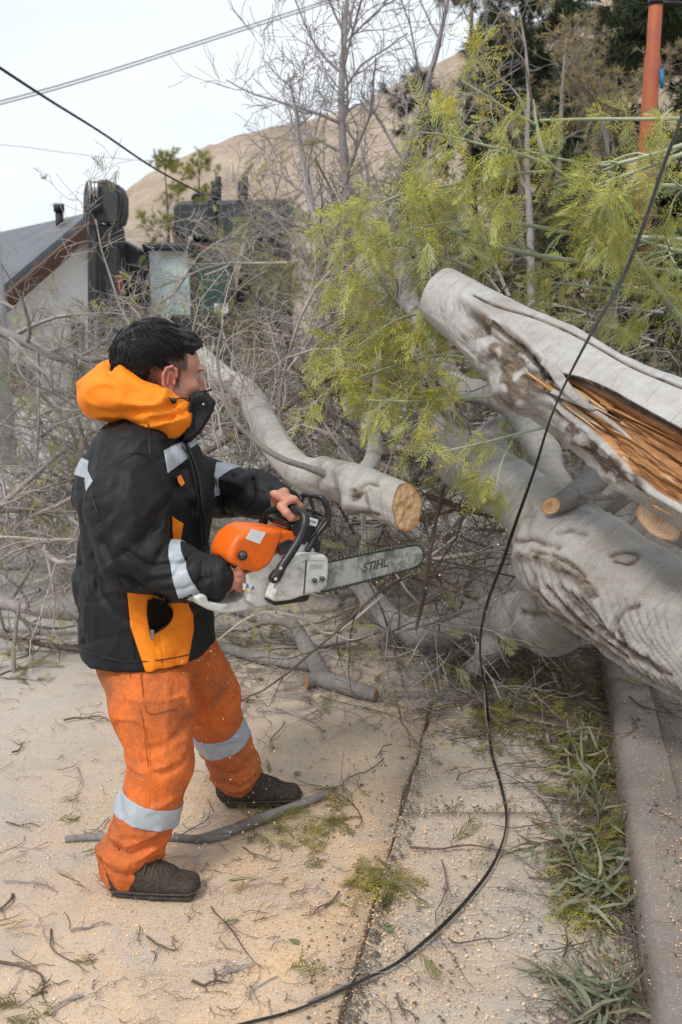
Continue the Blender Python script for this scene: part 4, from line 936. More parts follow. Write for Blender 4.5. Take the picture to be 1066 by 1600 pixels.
rod('stop_lever', [sw(366, 884, -.045), sw(370, 884, -.02)], .007, p_bk, saw, 4, 12)
rod('starter_handle', [sw(372, 834, .05), sw(384, 828, .052), sw(398, 826, .055)], .0075, p_bk, saw, 10, 10)
# clutch cover with its nuts
cc = prism('clutch_cover', [(425, 936), (436, 908), (450, 878), (462, 871), (478, 867), (508, 867), (514, 874), (514, 896), (511, 917), (500, 925), (476, 931), (455, 938), (430, 941)], -.098, -.058, p_wh, saw, .006, 4)
prism('cover_ridge', [(438, 908), (452, 880), (476, 869), (510, 870), (508, 876), (478, 875), (458, 885), (443, 912)], -.1005, -.096, p_wh, cc, .001, 2)
prism('cover_seam', [(474, 929), (478, 876), (480, 876), (476, 929)], -.0992, -.0975, p_ink, cc, 0)
for x, y in ((492, 907), (504, 904)):
    rod('bar_nut', [sw(x, y, -.097), sw(x, y, -.101)], .0115, p_emb, cc, 4, 20); rod('bar_nut', [sw(x, y, -.100), sw(x, y, -.109)], .0072, p_chain, cc, 4, 6)
text('STIHL', 'lettering', sw(494, 885, -.0985), sF, -sL, .0165, p_emb, cc, .25, .001, .0006)
prism('chain_and_shadow', [(424, 940), (440, 936), (486, 931), (480, 940), (430, 947)], -.085, -.04, p_bk, saw, .003, 2)  # black block standing for the chain and the shadow under the clutch cover
prism('bumper_spike', [(505, 900), (513, 897), (519, 903), (513, 907), (519, 913), (512, 917), (506, 918)], -.062, -.056, p_chain, saw, 0)
# guide bar with the chain round it
LB = -.066
def barout(grow=0):
    a0, a1 = sw(500, 887, LB), sw(500, 918, LB); t = sw(660, 865.5, LB); ctr0 = (a0+a1)/2; d = nrm(t-ctr0); n = nrm(np.cross(sL, d)); n = n if n@sU > 0 else -n
    L = np.linalg.norm(t-ctr0); h0 = .0370; h1 = .0300; pts = []
    hh = lambda s: (h0+(h1-h0)*s/L)*(1+.05*math.sin(math.pi*s/L))+grow
    N = 60; Lr = L-h1
    for s in np.linspace(0, Lr, N): pts.append(ctr0+d*s+n*hh(s))
    for a in np.linspace(90, -90, 24)[1:-1]: pts.append(ctr0+d*(Lr+(h1+grow)*math.cos(R(a)))+n*(h1+grow)*math.sin(R(a)))
    for s in np.linspace(Lr, 0, N): pts.append(ctr0+d*s-n*hh(s))
    return pts, d, n, ctr0, L
def barmesh(name, pts, l0, l1, mat_):
    bm = bmesh.new(); a = [bm.verts.new(p+sL*(l0-LB)) for p in pts]; c = [bm.verts.new(p+sL*(l1-LB)) for p in pts]
    bm.faces.new(a); bm.faces.new(c[::-1])
    for i in range(len(pts)): bm.faces.new([a[i], c[i], c[(i+1) % len(pts)], a[(i+1) % len(pts)]])
    bmesh.ops.recalc_face_normals(bm, faces=bm.faces); return bm_obj(name, bm, mat_, saw)
pts, bd, bn, bc, bL = barout(0); gb = barmesh('guide_bar', pts, LB-.0022, LB+.0022, p_bar)
ch = Soup(); po, *_ = barout(.0035); po = np.array(po); seg = np.concatenate([[0], np.cumsum(np.linalg.norm(np.diff(po, axis=0), axis=1))])
s_ = .004; k_ = 0
while s_ < seg[-1]-.01:
    def pos(s): return np.array([np.interp(s, seg, po[:, i]) for i in range(3)])
    p = pos(s_); q = pos(s_+.011); t = nrm(q-p); o2 = nrm(np.cross(t, sL)); c = p-(bc+bd*bL*.5); o2 = o2 if o2@(p-(bc+bd*min(max((p-bc)@bd, 0), bL-.03))) > 0 else -o2
    hgt = .0052 if k_ % 3 == 0 else .0030
    B8 = []
    for (u, v) in ((0, -.0045), (.0105, -.0045), (.0105, .002), (.006, hgt*.7), (.001, hgt)):
        for l in (-.0036, .0036): B8.append(p+t*u+o2*v+sL*l)
    F4 = [np.array([[0, 2, 3, 1], [2, 4, 5, 3], [4, 6, 7, 5], [6, 8, 9, 7], [8, 0, 1, 9]]), np.array([[0, 8, 6, 4, 2], [1, 3, 5, 7, 9]])]
    ch.add(np.array(B8), F4); s_ += .0122; k_ += 1
ch.build('chain', p_chain, saw, False)
ti = lambda f, u: bc+bd*bL*f+bn*u-sL*.0024
text('STIHL', 'lettering', ti(.515, -.001), bd, -sL, .034, p_ink, gb, .22, .0004, .0011)
for f in (.78, .82): rod('rivet_mark', [ti(f, .004), ti(f+.018, .010)], .0012, p_ink, gb, 4, 5)
# front handle and hand guard
rod('front_handle', [sw(431, 906, -.102), sw(440, 886, -.104), sw(456, 862, -.104), sw(470, 838, -.104), sw(477, 816, -.100), sw(474, 803, -.085), sw(462, 797, -.05), sw(450, 793, 0), sw(434, 795, .05), sw(420, 802, .085), sw(412, 814, .1), sw(408, 838, .10)], .0118, p_bk, saw, 70, 14)
prism('handle_foot', [(424, 904), (432, 892), (440, 895), (434, 912), (426, 912)], -.108, -.09, p_bk, saw, .003, 2)
for x, y in ((431, 905), (439, 888)): rod('screw', [sw(x, y, -.110), sw(x, y, -.114)], .0045, p_emb, saw, 3, 12)
g_ = [sw(452, 830, .055), sw(466, 800, .060), sw(471, 780, .060), sw(476, 773, .052), sw(496, 776, -.035), sw(505, 780, -.055), sw(513, 800, -.062), sw(511, 816, -.062), sw(494, 838, -.060), sw(480, 862, -.058)]
hg = rod('hand_guard', g_, .0075, p_bk, saw, 70, 10)
rod('guard_bar', [sw(479, 797, .055), sw(492, 800, -.02), sw(510, 806, -.058)], .0055, p_bk, hg, 12, 8)
rod('guard_bar', [sw(484, 775, .01), sw(490, 799, .0), sw(484, 812, .0)], .005, p_bk, hg, 12, 8)
prism('guard_plate', [(455, 822), (474, 806), (494, 806), (503, 812), (492, 832), (476, 852), (462, 838)], -.055, -.048, p_bk, hg, .002, 2)
prism('guard_plate', [(446, 816), (470, 806), (488, 806), (484, 822), (470, 832), (452, 826)], -.045, .05, p_bk, hg, .004, 2)
prism('guard_label', [(481, 813), (484, 808), (498, 812), (494, 823), (480, 819)], -.0562, -.0552, p_lab, hg, 0)
text('STIHL', 'lettering', sw(489, 815.5, -.0568), sw(497, 817, -.055)-sw(482, 813, -.055), -sL, .0085, p_ink, hg, .2, .0002)
# stickers
prism('sticker', [(384, 842), (394, 826.5), (416, 832), (406, 850)], -.0552, -.0538, p_lab, tcv, 0)
wl = prism('warning_label', [(380, 911), (399, 916), (398, 926), (380, 922)], -.0492, -.0478, p_lab, saw, 0)
for x, y in ((385.5, 915), (394, 918)): rod('symbol', [sw(x, y, -.0491), sw(x, y, -.0497)], .0055, p_blue, wl, 3, 16)
for x, y in ((384, 920.5), (393, 923)): prism('symbol', [(x-3.4, y+1.6), (x, y-3.2), (x+3.4, y+2.4)], -.0500, -.0490, p_yel, wl, 0)
# ================================================================ the felled tree: logs, limbs and stubs
def bark_mat(name, c1, c2, c3, wr=1.0, dust=0):
    m = MB(name, .82, .25)
    a = m.coord('st', (3, 3, 3)); b_ = m.coord('st', (38, 5, 5)); c_ = m.coord('st', (6, 30, 30)); w_ = m.coord('World')
    big = m.noise(a, 1.6, 6, .62, .8, (.32, .68)); c = m.mix(big, c1, c2)
    c = m.mix(m.math('MULTIPLY', m.noise(m.coord('st', (2, 2, 2)), 2.2, 5, .7, 1.2, (.50, .70)), .6), c, c3)          # brownish weathered patches
    rings = m.noise(b_, 1.5, 5, .65, .5); c = m.mix(m.math('MULTIPLY', m.ramp(rings, .54, .66), .42*wr), c, tuple(x*.55 for x in c2))
    c = m.mix(m.math('MULTIPLY', m.noise(w_, 210, 3, .7, 0, (.60, .72)), .5), c, (.13, .11, .09))
    c = m.mix(m.math('MULTIPLY', m.noise(w_, 60, 4, .7, 0, (.60, .72)), .5), c, (.62, .60, .57))
    cr = m.noise(m.coord('st', (9, 3, 3)), 5, 6, .75, 1.5); c = m.mix(m.math('MULTIPLY', m.ramp(m.math('ABSOLUTE', m.math('SUBTRACT', cr, .5)), .012, 0), .55), c, (.12, .10, .085)); c = m.mix(m.math('MULTIPLY', m.ramp(m.noise(w_, 17, 6, .75, .6), .56, .66), .4), c, (.22, .19, .165)); c = m.mix(m.ramp(m.attr('scar'), .08, .6), c, m.mix(m.noise(c_, 3, 5, .75, .8, (.35, .65)), (.055, .04, .03), (.24, .185, .14)))
    wood = m.mix(m.noise(m.coord('st', (1.2, 26, 26)), 3.2, 5, .7, .6, (.36, .64)), (.54, .265, .11), (.24, .105, .045))
    wood = m.mix(m.math('MULTIPLY', m.noise(m.coord('st', (2, 60, 60)), 3, 3, .7, .2, (.58, .72)), .7), wood, (.72, .50, .30))
    c = m.mix(m.ramp(m.attr('crack'), .25, .8), c, (.035, .026, .02)); c = m.mix(m.ramp(m.attr('wood'), .40, .60), c, wood)
    if dust:
        nz = nd(m.nt, 'ShaderNodeNewGeometry'); sx = nd(m.nt, 'ShaderNodeSeparateXYZ'); m.L(nz.outputs['Normal'], sx.inputs[0]); up = m.ramp(sx.outputs[2], .55, .95)
        ch = m.vor(w_, 120, (.30, .14)); c = m.mix(m.math('MULTIPLY', m.math('MULTIPLY', up, m.math('MULTIPLY', ch, m.noise(w_, 6, 4, .6, 0, (.48, .60)))), dust), c, (.74, .46, .25))
    m.color(c)
    m.bump(rings, .5*wr, .008); m.bump(m.noise(a, 9, 6, .65), .35, .012); m.bump(m.noise(w_, 230, 3, .7), .3, .002)
    g = m.noise(m.coord('st', (1.5, 34, 34)), 4, 5, .7, .3); gm = m.math('MULTIPLY', g, m.attr('wood')); m.bump(gm, 1, .012)
    return m.m
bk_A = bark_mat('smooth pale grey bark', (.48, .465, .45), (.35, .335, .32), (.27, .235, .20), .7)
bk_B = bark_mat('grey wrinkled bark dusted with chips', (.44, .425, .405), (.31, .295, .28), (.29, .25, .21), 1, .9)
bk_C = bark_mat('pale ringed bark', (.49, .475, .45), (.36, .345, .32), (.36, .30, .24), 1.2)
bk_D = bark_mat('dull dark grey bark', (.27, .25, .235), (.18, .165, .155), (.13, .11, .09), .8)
def cut_mat(name, c1, c2, heart):
    m = MB(name, .85, .2); a = m.coord('st'); w_ = m.coord('World'); ln = nd(m.nt, 'ShaderNodeVectorMath', operation='LENGTH'); n = m.noise(w_, 22, 3); 
    ad = nd(m.nt, 'ShaderNodeVectorMath', operation='ADD'); m.L(a, ad.inputs[0]); cc = nd(m.nt, 'ShaderNodeCombineXYZ'); m.L(m.math('MULTIPLY', n, .02), cc.inputs[0]); m.L(cc.outputs[0], ad.inputs[1]); m.L(ad.outputs[0], ln.inputs[0])
    sn = m.math('SINE', m.math('MULTIPLY', ln.outputs['Value'], 700)); c = m.mix(m.ramp(sn, -.2, 1), c1, c2)
    c = m.mix(m.math('MULTIPLY', m.ramp(ln.outputs['Value'], .035, .012), m.noise(w_, 45, 4, .7, 0, (.42, .60))), c, heart)
    c = m.mix(m.math('MULTIPLY', m.noise(w_, 190, 3, .75, 0, (.52, .66)), .5), c, (.82, .64, .44)); c = m.mix(m.math('MULTIPLY', m.noise(w_, 26, 3, .6, .5, (.54, .64)), .5), c, (.62, .33, .14))
    c = m.mix(m.attr('rim'), c, (.34, .14, .045)); m.color(c); m.bump(m.noise(w_, 210, 4, .8), .9, .005); m.bump(m.noise(m.coord('World', (1, 1, 1), (.4, .5, .6)), 60, 3), .4, .004); return m.m
m_cut = cut_mat('fresh sawn orange wood', (.78, .53, .31), (.68, .39, .19), (.50, .25, .11)); m_cut2 = cut_mat('darker sawn wood', (.46, .24, .10), (.36, .17, .06), (.20, .08, .03)); m_cut3 = cut_mat('pale sawn wood', (.68, .49, .34), (.60, .41, .27), (.45, .25, .13))
def PP(L): return np.array([[*at(x, y, Y), r] for x, y, Y, r in L])
def cutface(ringpts, name, mat_, parent, n, bulge=.003):
    """a sawn end filling a ring of points; rough, with a darker rim"""
    Rg = np.array(ringpts); c = Rg.mean(0); m_ = len(Rg); fr = np.linspace(0, 1, 14); V = [c]; rim = [0]; 
    for t in fr[1:]:
        for p in Rg: V.append(c+(p-c)*t); rim.append(np.clip((t-.90)/.08, 0, 1))
    V = np.array(V); loc = V-c; V = V+np.outer(fbm(V*60, 3)*bulge*(1-np.array(rim)), n)
    F3 = np.array([[0, 1+i, 1+(i+1) % m_] for i in range(m_)]); Q = []
    for k in range(12):
        b0 = 1+k*m_
        for i in range(m_): Q.append([b0+i, b0+m_+i, b0+m_+(i+1) % m_, b0+(i+1) % m_])
    return mesh(name, V, [F3, np.array(Q)], mat_, parent, attrs={'st': loc, 'rim': np.array(rim)})
def log(name, L, bark, parent, n=160, sides=72, cut0=None, cut1=None, cutm=None, rough=.05, disp=None, ring=False):
    """a limb along a path of (px, py, distance, radius); cut0/cut1: plane normals of sawn ends"""
    P = smoothpath(PP(L) if not ring else L, n); path, r = P[:, :3], P[:, 3]; cf = []
    def rf(s, th, rr):
        q = np.stack([s*2.2, np.cos(th)*rr*14, np.sin(th)*rr*14], -1); a = fbm(q+L[0][0], 4)*rough*rr*2; b_ = fbm(np.stack([s*22, np.cos(th)*.7, np.sin(th)*.7], -1), 3)*.012*rr; return a+b_
    V, Fs, stc = tube(path, r, sides, rf, caps=False)
    G = V.reshape(n, sides, 3)
    for cut, end in ((cut0, 0), (cut1, -1)):
        if cut is None: continue
        c = path[end]; nn = nrm(cut); T = nrm(path[1]-path[0]) if end == 0 else nrm(path[-1]-path[-2])
        # slide the rings near the end along the axis so that the last one lies in the plane
        K = max(6, n//10); 
        for k in range(K):
            idx = k if end == 0 else n-1-k; wgt = 1-k/K
            off = -((G[idx]-path[idx])@nn)/(T@nn); G[idx] += np.outer(off*wgt, T)
        cf.append((G[end].copy(), nn))
    at_ = {'st': stc}; V = G.reshape(-1, 3)
    if disp is not None:
        V, ex_ = disp(V, path, r, stc, sides, n); at_.update(ex_)
    Fs.append(np.array([np.arange(sides)[::-1], (n-1)*sides+np.arange(sides)]))
    keep = []
    if cut0 is None: keep.append(np.arange(sides)[::-1])
    if cut1 is None: keep.append((n-1)*sides+np.arange(sides))
    Fs = [Fs[0]]+([np.array(keep)] if keep else [])
    o = mesh(name, V, Fs, bark, parent, attrs=at_)
    Gn = V.reshape(n, sides, 3)
    for (cut, end) in ((cut0, 0), (cut1, -1)):
        if cut is not None: cutface(Gn[end], 'cut_face', cutm or m_cut, o, nrm(cut))
    return o
def polyd(Pp, poly):
    """signed distance in photo pixels to an outline, positive inside"""
    poly = np.asarray(poly, float); ins = np.zeros(len(Pp), bool); dm = np.full(len(Pp), 1e9); n = len(poly)
    for i in range(n):
        a, b_ = poly[i], poly[(i+1) % n]; ab = b_-a; t = np.clip(((Pp-a)@ab)/(ab@ab+1e-9), 0, 1); dm = np.minimum(dm, np.linalg.norm(Pp-(a+t[:, None]*ab), axis=1))
        cnd = (a[1] > Pp[:, 1]) != (b_[1] > Pp[:, 1]); xi = a[0]+(Pp[:, 1]-a[1])/(b_[1]-a[1]+1e-12)*ab[0]; ins ^= cnd & (Pp[:, 0] < xi)
    return np.where(ins, dm, -dm)
def lined(Pp, line):
    line = np.asarray(line, float)
    if 2 < len(line) < 12: line = smoothpath(np.c_[line, 0*line[:, 0]], len(line)*3)[:, :2]
    dm = np.full(len(Pp), 1e9)
    for i in range(len(line)-1):
        a, b_ = line[i], line[i+1]; ab = b_-a; t = np.clip(((Pp-a)@ab)/(ab@ab+1e-9), 0, 1); dm = np.minimum(dm, np.linalg.norm(Pp-(a+t[:, None]*ab), axis=1))
    return dm
sm = lambda x, a, b_: (lambda t: t*t*(3-2*t))(np.clip((x-a)/(b_-a), 0, 1))
E0 = np.array([0, 0, H])
# ---- upper stem, torn open along its side
split = empty('split_trunk', at(1066, 760, 2.8), 'pale grey tree trunk slanting down to the right, torn open to show orange splintered wood', 'tree trunk')
woodpoly = [(856, 586), (872, 584), (905, 594), (950, 612), (1000, 640), (1066, 676), (1180, 740), (1300, 810), (1470, 940), (1300, 890), (1180, 850), (1066, 792), (1030, 772), (990, 745), (950, 700), (910, 665), (880, 640), (862, 618)]
def dispA(V, path, r, stc, sides, n):
    cen = np.repeat(path, sides, 0); N = V-cen; N /= np.linalg.norm(N, axis=1)[:, None]; vis = ((E0-V)*N).sum(1) > -.05
    P = proj(V); w_ = sm(polyd(P, woodpoly), -3, 7)*vis; edge = np.exp(-(polyd(P, woodpoly)/9)**2)*vis
    d = -.045*w_+.014*edge*(1-w_)
    gr = fbm(np.stack([stc[:, 0]*3, stc[:, 1]*75, stc[:, 2]*75], -1), 4); d = d+w_*(gr*.022+.028*vnoise(np.stack([stc[:, 0]*2, stc[:, 1]*22, stc[:, 2]*22], -1)))
    def grv(line, wd, am): return -am*np.exp(-(lined(P, line)/wd)**2)*vis
    d += grv([(742, 463), (780, 478), (830, 492), (880, 512), (925, 535), (990, 572), (1066, 604)], 2.6, .014)      # crack along the top
    d += grv([(790, 520), (815, 545), (838, 565), (856, 590)], 8, .035)+grv([(738, 500), (770, 528), (800, 550), (830, 600)], 6, .018)
    d += -grv([(728, 468), (760, 495), (800, 525), (830, 545), (858, 578)], 11, .024)-grv([(752, 530), (790, 560), (800, 600)], 9, .010)
    d += -grv([(790, 600), (808, 612), (830, 622), (845, 605)], 18, .045)                                                # knot where a limb tore away
    d += grv([(835, 585), (850, 600), (862, 615)], 9, .030)
    d += .012*fbm(V*np.array([14, 14, 14.]), 3)*sm(polyd(P, [(730, 470), (850, 560), (870, 640), (1000, 770), (960, 770), (800, 640), (720, 540)]), -10, 15)*vis*1.6
    sc = np.clip(sm(polyd(P, [(735, 478), (800, 515), (858, 570), (850, 620), (800, 640), (775, 590), (745, 540)]), -6, 22)*(fbm(V*22, 3)*.9+.45), 0, 1)*vis
    sc = np.maximum(sc, np.clip(sm(polyd(P, [(870, 640), (910, 672), (960, 715), (1010, 765), (960, 745), (900, 690)]), -8, 5)*(fbm(V*30+4, 3)*1.2+.5), 0, 1)*vis)
    for ln, wd in (([(742, 463), (780, 478), (830, 492), (880, 512), (925, 535), (990, 572), (1066, 604)], 2.2), ([(765, 505), (800, 530), (858, 590)], 3.5), ([(856, 586), (905, 594), (950, 612), (1000, 640), (1066, 676)], 3), ([(820, 590), (860, 612)], 6)): sc = np.maximum(sc, np.exp(-(lined(P, ln)/wd)**2)*vis)
    fl = np.zeros(len(V)); gs = random.Random(8)
    for k in range(12):      # wrinkles flowing back from the sawn end
        k_ = k*.72+gs.uniform(-.3, .3); n0 = gs.randint(0, 10); ln = smoothpath(np.array([(700+k_*3, 440+k_*4, 0), (688+k_*6, 478+k_*3, 0), (705+k_*9, 520+k_*2, 0), (748+k_*9, 560+k_*3, 0), (800+k_*7, 606+k_*3, 0.)]), 40)[n0:40-gs.randint(0, 14), :2]; e = np.exp(-(lined(P, ln)/gs.uniform(1.3, 2.6))**2)*np.clip(.6+fbm(V*18, 2), 0, 1)*vis*sm(polyd(P, [(680, 400), (760, 470), (830, 620), (800, 660), (640, 520)]), -2, 14); sc = np.maximum(sc, e*gs.uniform(.25, .6)); d = d-.004*e
    for ln, wd, am in (([(742, 463), (780, 478), (830, 492), (880, 512), (925, 535), (990, 572), (1066, 604), (1200, 670)], 1.9, 1), ([(775, 508), (800, 527), (826, 548), (850, 578)], 2.4, .8), ([(835, 560), (848, 585), (862, 608), (870, 622)], 6, 1), ([(860, 585), (905, 592), (950, 610), (1000, 638), (1066, 674), (1200, 745)], 2.6, .9), ([(868, 640), (910, 668), (955, 710), (1010, 764)], 2.0, .7), ([(800, 612), (815, 628), (835, 634)], 3, .6)):
        fl = np.maximum(fl, am*np.exp(-(lined(P, ln)/wd)**2)*vis*np.clip(.85+fbm(V*45, 2)*.5, 0, 1))
    return V+N*d[:, None], {'wood': w_, 'scar': np.clip(sc*1.15, 0, 1)*(1-w_), 'crack': np.clip(fl*np.where(np.arange(len(V)) >= 0, 1, 1), 0, 1)}
LA = [(688, 462, 3.42, .099), (740, 497, 3.30, .108), (800, 541, 3.16, .128), (860, 582, 3.06, .148), (930, 628, 2.95, .152), (1066, 706, 2.76, .178), (1200, 785, 2.62, .20), (1340, 870, 2.50, .21), (1620, 1040, 2.25, .22)]
oA = log('bark', LA, bk_A, split, 560, 300, cut0=at(688, 462, 3.42)-at(760, 500, 3.3)+V3(0, .01, 0), rough=.02, disp=dispA, cutm=m_cut2)
# splinters and torn bark strips
def shard(sp, p, d, L, wdt, thk, up, bend=0, m=0):
    d = nrm(d); s = nrm(np.cross(d, up)); u = np.cross(s, d); k = 7; V = []
    for i in range(k):
        t = i/(k-1); w_ = wdt*(1-t**1.6)*(.7+.3*math.sin(t*3+.6))+.0006; h = thk*(1-t*.8); c = p+d*L*t+u*bend*t*t
        for a_, b_ in ((-1, 0), (0, .6), (1, 0), (0, -.6)): V.append(c+s*w_*a_*.5+u*h*b_)
    F = [[i*4+j, i*4+(j+1) % 4, i*4+4+(j+1) % 4, i*4+4+j] for i in range(k-1) for j in range(4)]
    V = np.array(V); sp.add(V, [np.array(F), np.array([[0, 3, 2, 1], [(k-1)*4, (k-1)*4+1, (k-1)*4+2, (k-1)*4+3]])], np.stack([(V-p)@d, (V-p)@s, (V-p)@u], -1), m)
m_wood = MB('torn orange wood', .85, .2); a_ = m_wood.coord('st', (2, 60, 60)); m_wood.color(m_wood.mix(m_wood.noise(a_, 3, 4, .7, .3, (.38, .62)), (.60, .33, .14), (.33, .15, .055))); m_wood.bump(m_wood.noise(a_, 6, 3), .8, .004); m_wood = m_wood.m
m_pale = MB('pale torn wood', .85, .2); a_ = m_pale.coord('st', (2, 60, 60)); m_pale.color(m_pale.mix(m_pale.noise(a_, 3, 4, .7, .3, (.38, .62)), (.70, .52, .35), (.48, .30, .16))); m_pale = m_pale.m
sp = Soup(); sr = random.Random(4); axA = nrm(at(1066, 706, 2.76)-at(930, 628, 2.95)); upA = nrm(E0-at(980, 680, 2.85))
for i in range(70):
    t = sr.random(); x = 870+t*330; yc = 600+t*190; hh = 16+t*55; y = yc+14+sr.uniform(-hh, hh); Yd = 2.96-(x-870)/330*.28-.125-.02*sr.random(); 
    shard(sp, at(x, y, Yd+.04), axA*(1 if sr.random() < .7 else -1)+np.array([sr.gauss(0, .06) for _ in range(3)])+upA*sr.uniform(-.02, .03), sr.uniform(.08, .30), sr.uniform(.006, .024), sr.uniform(.002, .006), upA, sr.uniform(-.006, .004), 0 if sr.random() < .7 else 1)
sp.build('splinters', [m_wood, m_pale], split, False)
sp = Soup()
for i in range(34):        # pale fan of fibres at the lower lip
    x = 965+sr.random()*75; y = 715+(x-965)*.75+sr.uniform(-10, 10); p = at(x, y, 2.72-.0006*(x-965)); d = at(x+sr.uniform(10, 30), y+sr.uniform(26, 48), 2.70)-p
    shard(sp, p, d+np.array([sr.gauss(0, .012) for _ in range(3)]), sr.uniform(.05, .10), sr.uniform(.003, .009), .003, upA, sr.uniform(0, .012), 1)
for i in range(46):        # torn end wood over the lower log
    x = 1012+sr.random()*110; y = 778+(x-1012)*.22+sr.uniform(-10, 14); p = at(x, y, 2.66); d = at(x+sr.uniform(40, 60), y+sr.uniform(6, 18), 2.64)-p
    shard(sp, p, d+np.array([sr.gauss(0, .01) for _ in range(3)]), sr.uniform(.05, .13), sr.uniform(.006, .018), .005, upA, sr.uniform(-.01, .01), 1 if sr.random() < .75 else 0)
sp.build('splinters', [m_wood, m_pale], split, False)
def strip(name, pts, w0, th, mat_, parent):
    P = smoothpath(PP(pts), 60); path, r = P[:, :3], P[:, 3]; T, N, B = frames(path); V = []; vw = nrm(E0-path.mean(0))
    for i in range(60):
        a = nrm(np.cross(T[i], vw)); u = np.cross(a, T[i])
        for k in range(10):
            q = k/10*2*np.pi; V.append(path[i]+a*math.cos(q)*r[i]+u*math.sin(q)*r[i]*th)
    V = np.array(V); V += (fbm(V*40, 3)*.004)[:, None]*vw; i = np.arange(59)[:, None]*10; j = np.arange(10)[None]; F = np.stack([i+j, i+(j+1) % 10, i+10+(j+1) % 10, i+10+j], -1).reshape(-1, 4)
    return mesh(name, V, F, mat_, parent, attrs={'st': V})
strip('bark_strip', [(848, 565, 2.90, .010), (862, 575, 2.86, .015), (880, 600, 2.83, .016), (900, 622, 2.80, .012), (918, 634, 2.78, .009), (932, 640, 2.78, .002)], .01, .4, bk_B, split)
strip('bark_strip', [(848, 606, 2.90, .006), (880, 618, 2.84, .009), (925, 640, 2.79, .007), (965, 668, 2.74, .006), (1000, 700, 2.70, .001)], .01, .4, bk_A, split)
# short sawn log under its torn end
sl = empty('sawn_log', at(1100, 840, 2.7), 'short pale sawn log end under the torn trunk at the right edge', 'log')
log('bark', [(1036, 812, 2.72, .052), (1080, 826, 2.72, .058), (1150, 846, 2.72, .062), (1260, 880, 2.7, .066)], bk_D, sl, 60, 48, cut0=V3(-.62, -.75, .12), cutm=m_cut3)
# ---- the big lower stem with its limbs (one grown surface)
ft_ = empty('fallen_tree', gd(880, 1020), 'thick grey tree trunk lying at the lower right with forked limbs behind it', 'fallen tree')
bt = SDF(); segs = []
def limb(L, k=.05):
    P = PP(L)
    for i in range(len(P)-1): bt.ecap(P[i][:3], P[i+1][:3], P[i][3], P[i+1][3], k=k); segs.append((P[i][:3], P[i+1][:3], P[i][3], P[i+1][3]))
limb([(1700, 1400, 2.30, .19), (1340, 1160, 2.62, .185), (1180, 1058, 2.78, .182), (1066, 986, 2.94, .180), (1000, 942, 3.06, .184), (930, 898, 3.2, .190), (886, 868, 3.32, .186)], .06)
limb([(886, 850, 3.38, .16), (840, 800, 3.52, .128), (800, 768, 3.62, .112), (760, 745, 3.75, .108), (725, 722, 3.9, .10), (690, 690, 4.1, .075), (670, 655, 4.25, .06)], .05)
limb([(872, 770, 3.66, .070), (852, 712, 3.78, .064), (826, 655, 3.95, .060), (790, 622, 4.1, .058), (745, 613, 4.25, .056), (712, 602, 4.35, .054), (690, 566, 4.45, .05), (664, 520, 4.55, .045), (640, 470, 4.7, .04), (625, 420, 4.8, .03)], .03)
limb([(905, 930, 3.42, .15), (860, 968, 3.62, .125), (815, 968, 3.82, .105), (775, 962, 3.98, .088), (745, 972, 4.08, .072), (700, 986, 4.18, .062), (650, 988, 4.26, .056), (612, 974, 4.32, .05), (585, 945, 4.38, .045), (560, 910, 4.45, .04), (530, 885, 4.6, .032)], .05)
limb([(790, 985, 3.9, .055), (765, 1015, 3.9, .044), (742, 1044, 3.92, .040)], .03)
limb([(800, 745, 4.2, .05), (770, 690, 4.25, .046), (745, 690, 4.3, .045), (800, 655, 4.35, .05), (870, 640, 4.4, .05)], .02)
def bd_(P): return fbm(P*np.array([5, 5, 5.]), 3)*.010+fbm(P*19, 3)*.0035
V, Q = bt.build(.0085, bd_, 1)
best = np.full(len(V), 9.); stc = np.zeros((len(V), 3)); Nn = np.zeros((len(V), 3)); acc = 0; ck = np.zeros(len(V))
for a, c, ra, rb in segs:
    ax = c-a; L = np.linalg.norm(ax); ax /= L; t = np.clip((V-a)@ax, 0, L); q = a+np.outer(t, ax); dd = np.linalg.norm(V-q, axis=1)/(ra+(rb-ra)*t/L); u = nrm(np.cross(ax, [0, .3, 1])); v = np.cross(ax, u)
    w_ = dd < best; best[w_] = dd[w_]; stc[w_] = np.stack([acc+t, (V-q)@u, (V-q)@v], -1)[w_]; Nn[w_] = ((V-q)/np.linalg.norm(V-q, axis=1)[:, None])[w_]; acc += L
P = proj(V); vis = ((E0-V)*Nn).sum(1) > 0; d = np.zeros(len(V)); sc = np.zeros(len(V)); near_ = V[:, 1] < 3.6
def G_(line, wd, am, s_=0):
    global d, sc, ck
    e = np.exp(-(lined(P, line)/wd)**2)*vis*near_; d = d-am*e
    if s_ > .6: ck = np.maximum(ck, s_*np.exp(-(lined(P, line)/(wd*.45))**2)*vis*near_*np.clip(.6+fbm(V*40, 2)*.9, 0, 1))
    if s_: sc = np.maximum(sc, s_*e*np.clip(.75+fbm(V*35, 2)*.6, 0, 1))
G_([(806, 845), (830, 842), (850, 850), (872, 855)], 5, .012, .7); G_([(815, 868), (845, 872), (880, 890), (905, 905), (925, 930)], 8, -.012, .75); G_([(830, 862), (862, 868), (890, 880), (912, 900)], 4, .012, .95)
G_([(905, 900), (925, 918), (932, 932)], 4, .010, .8); G_([(800, 950), (830, 962), (860, 965), (890, 985), (940, 1020), (1000, 1062), (1066, 1100)], 6, .018, .6)
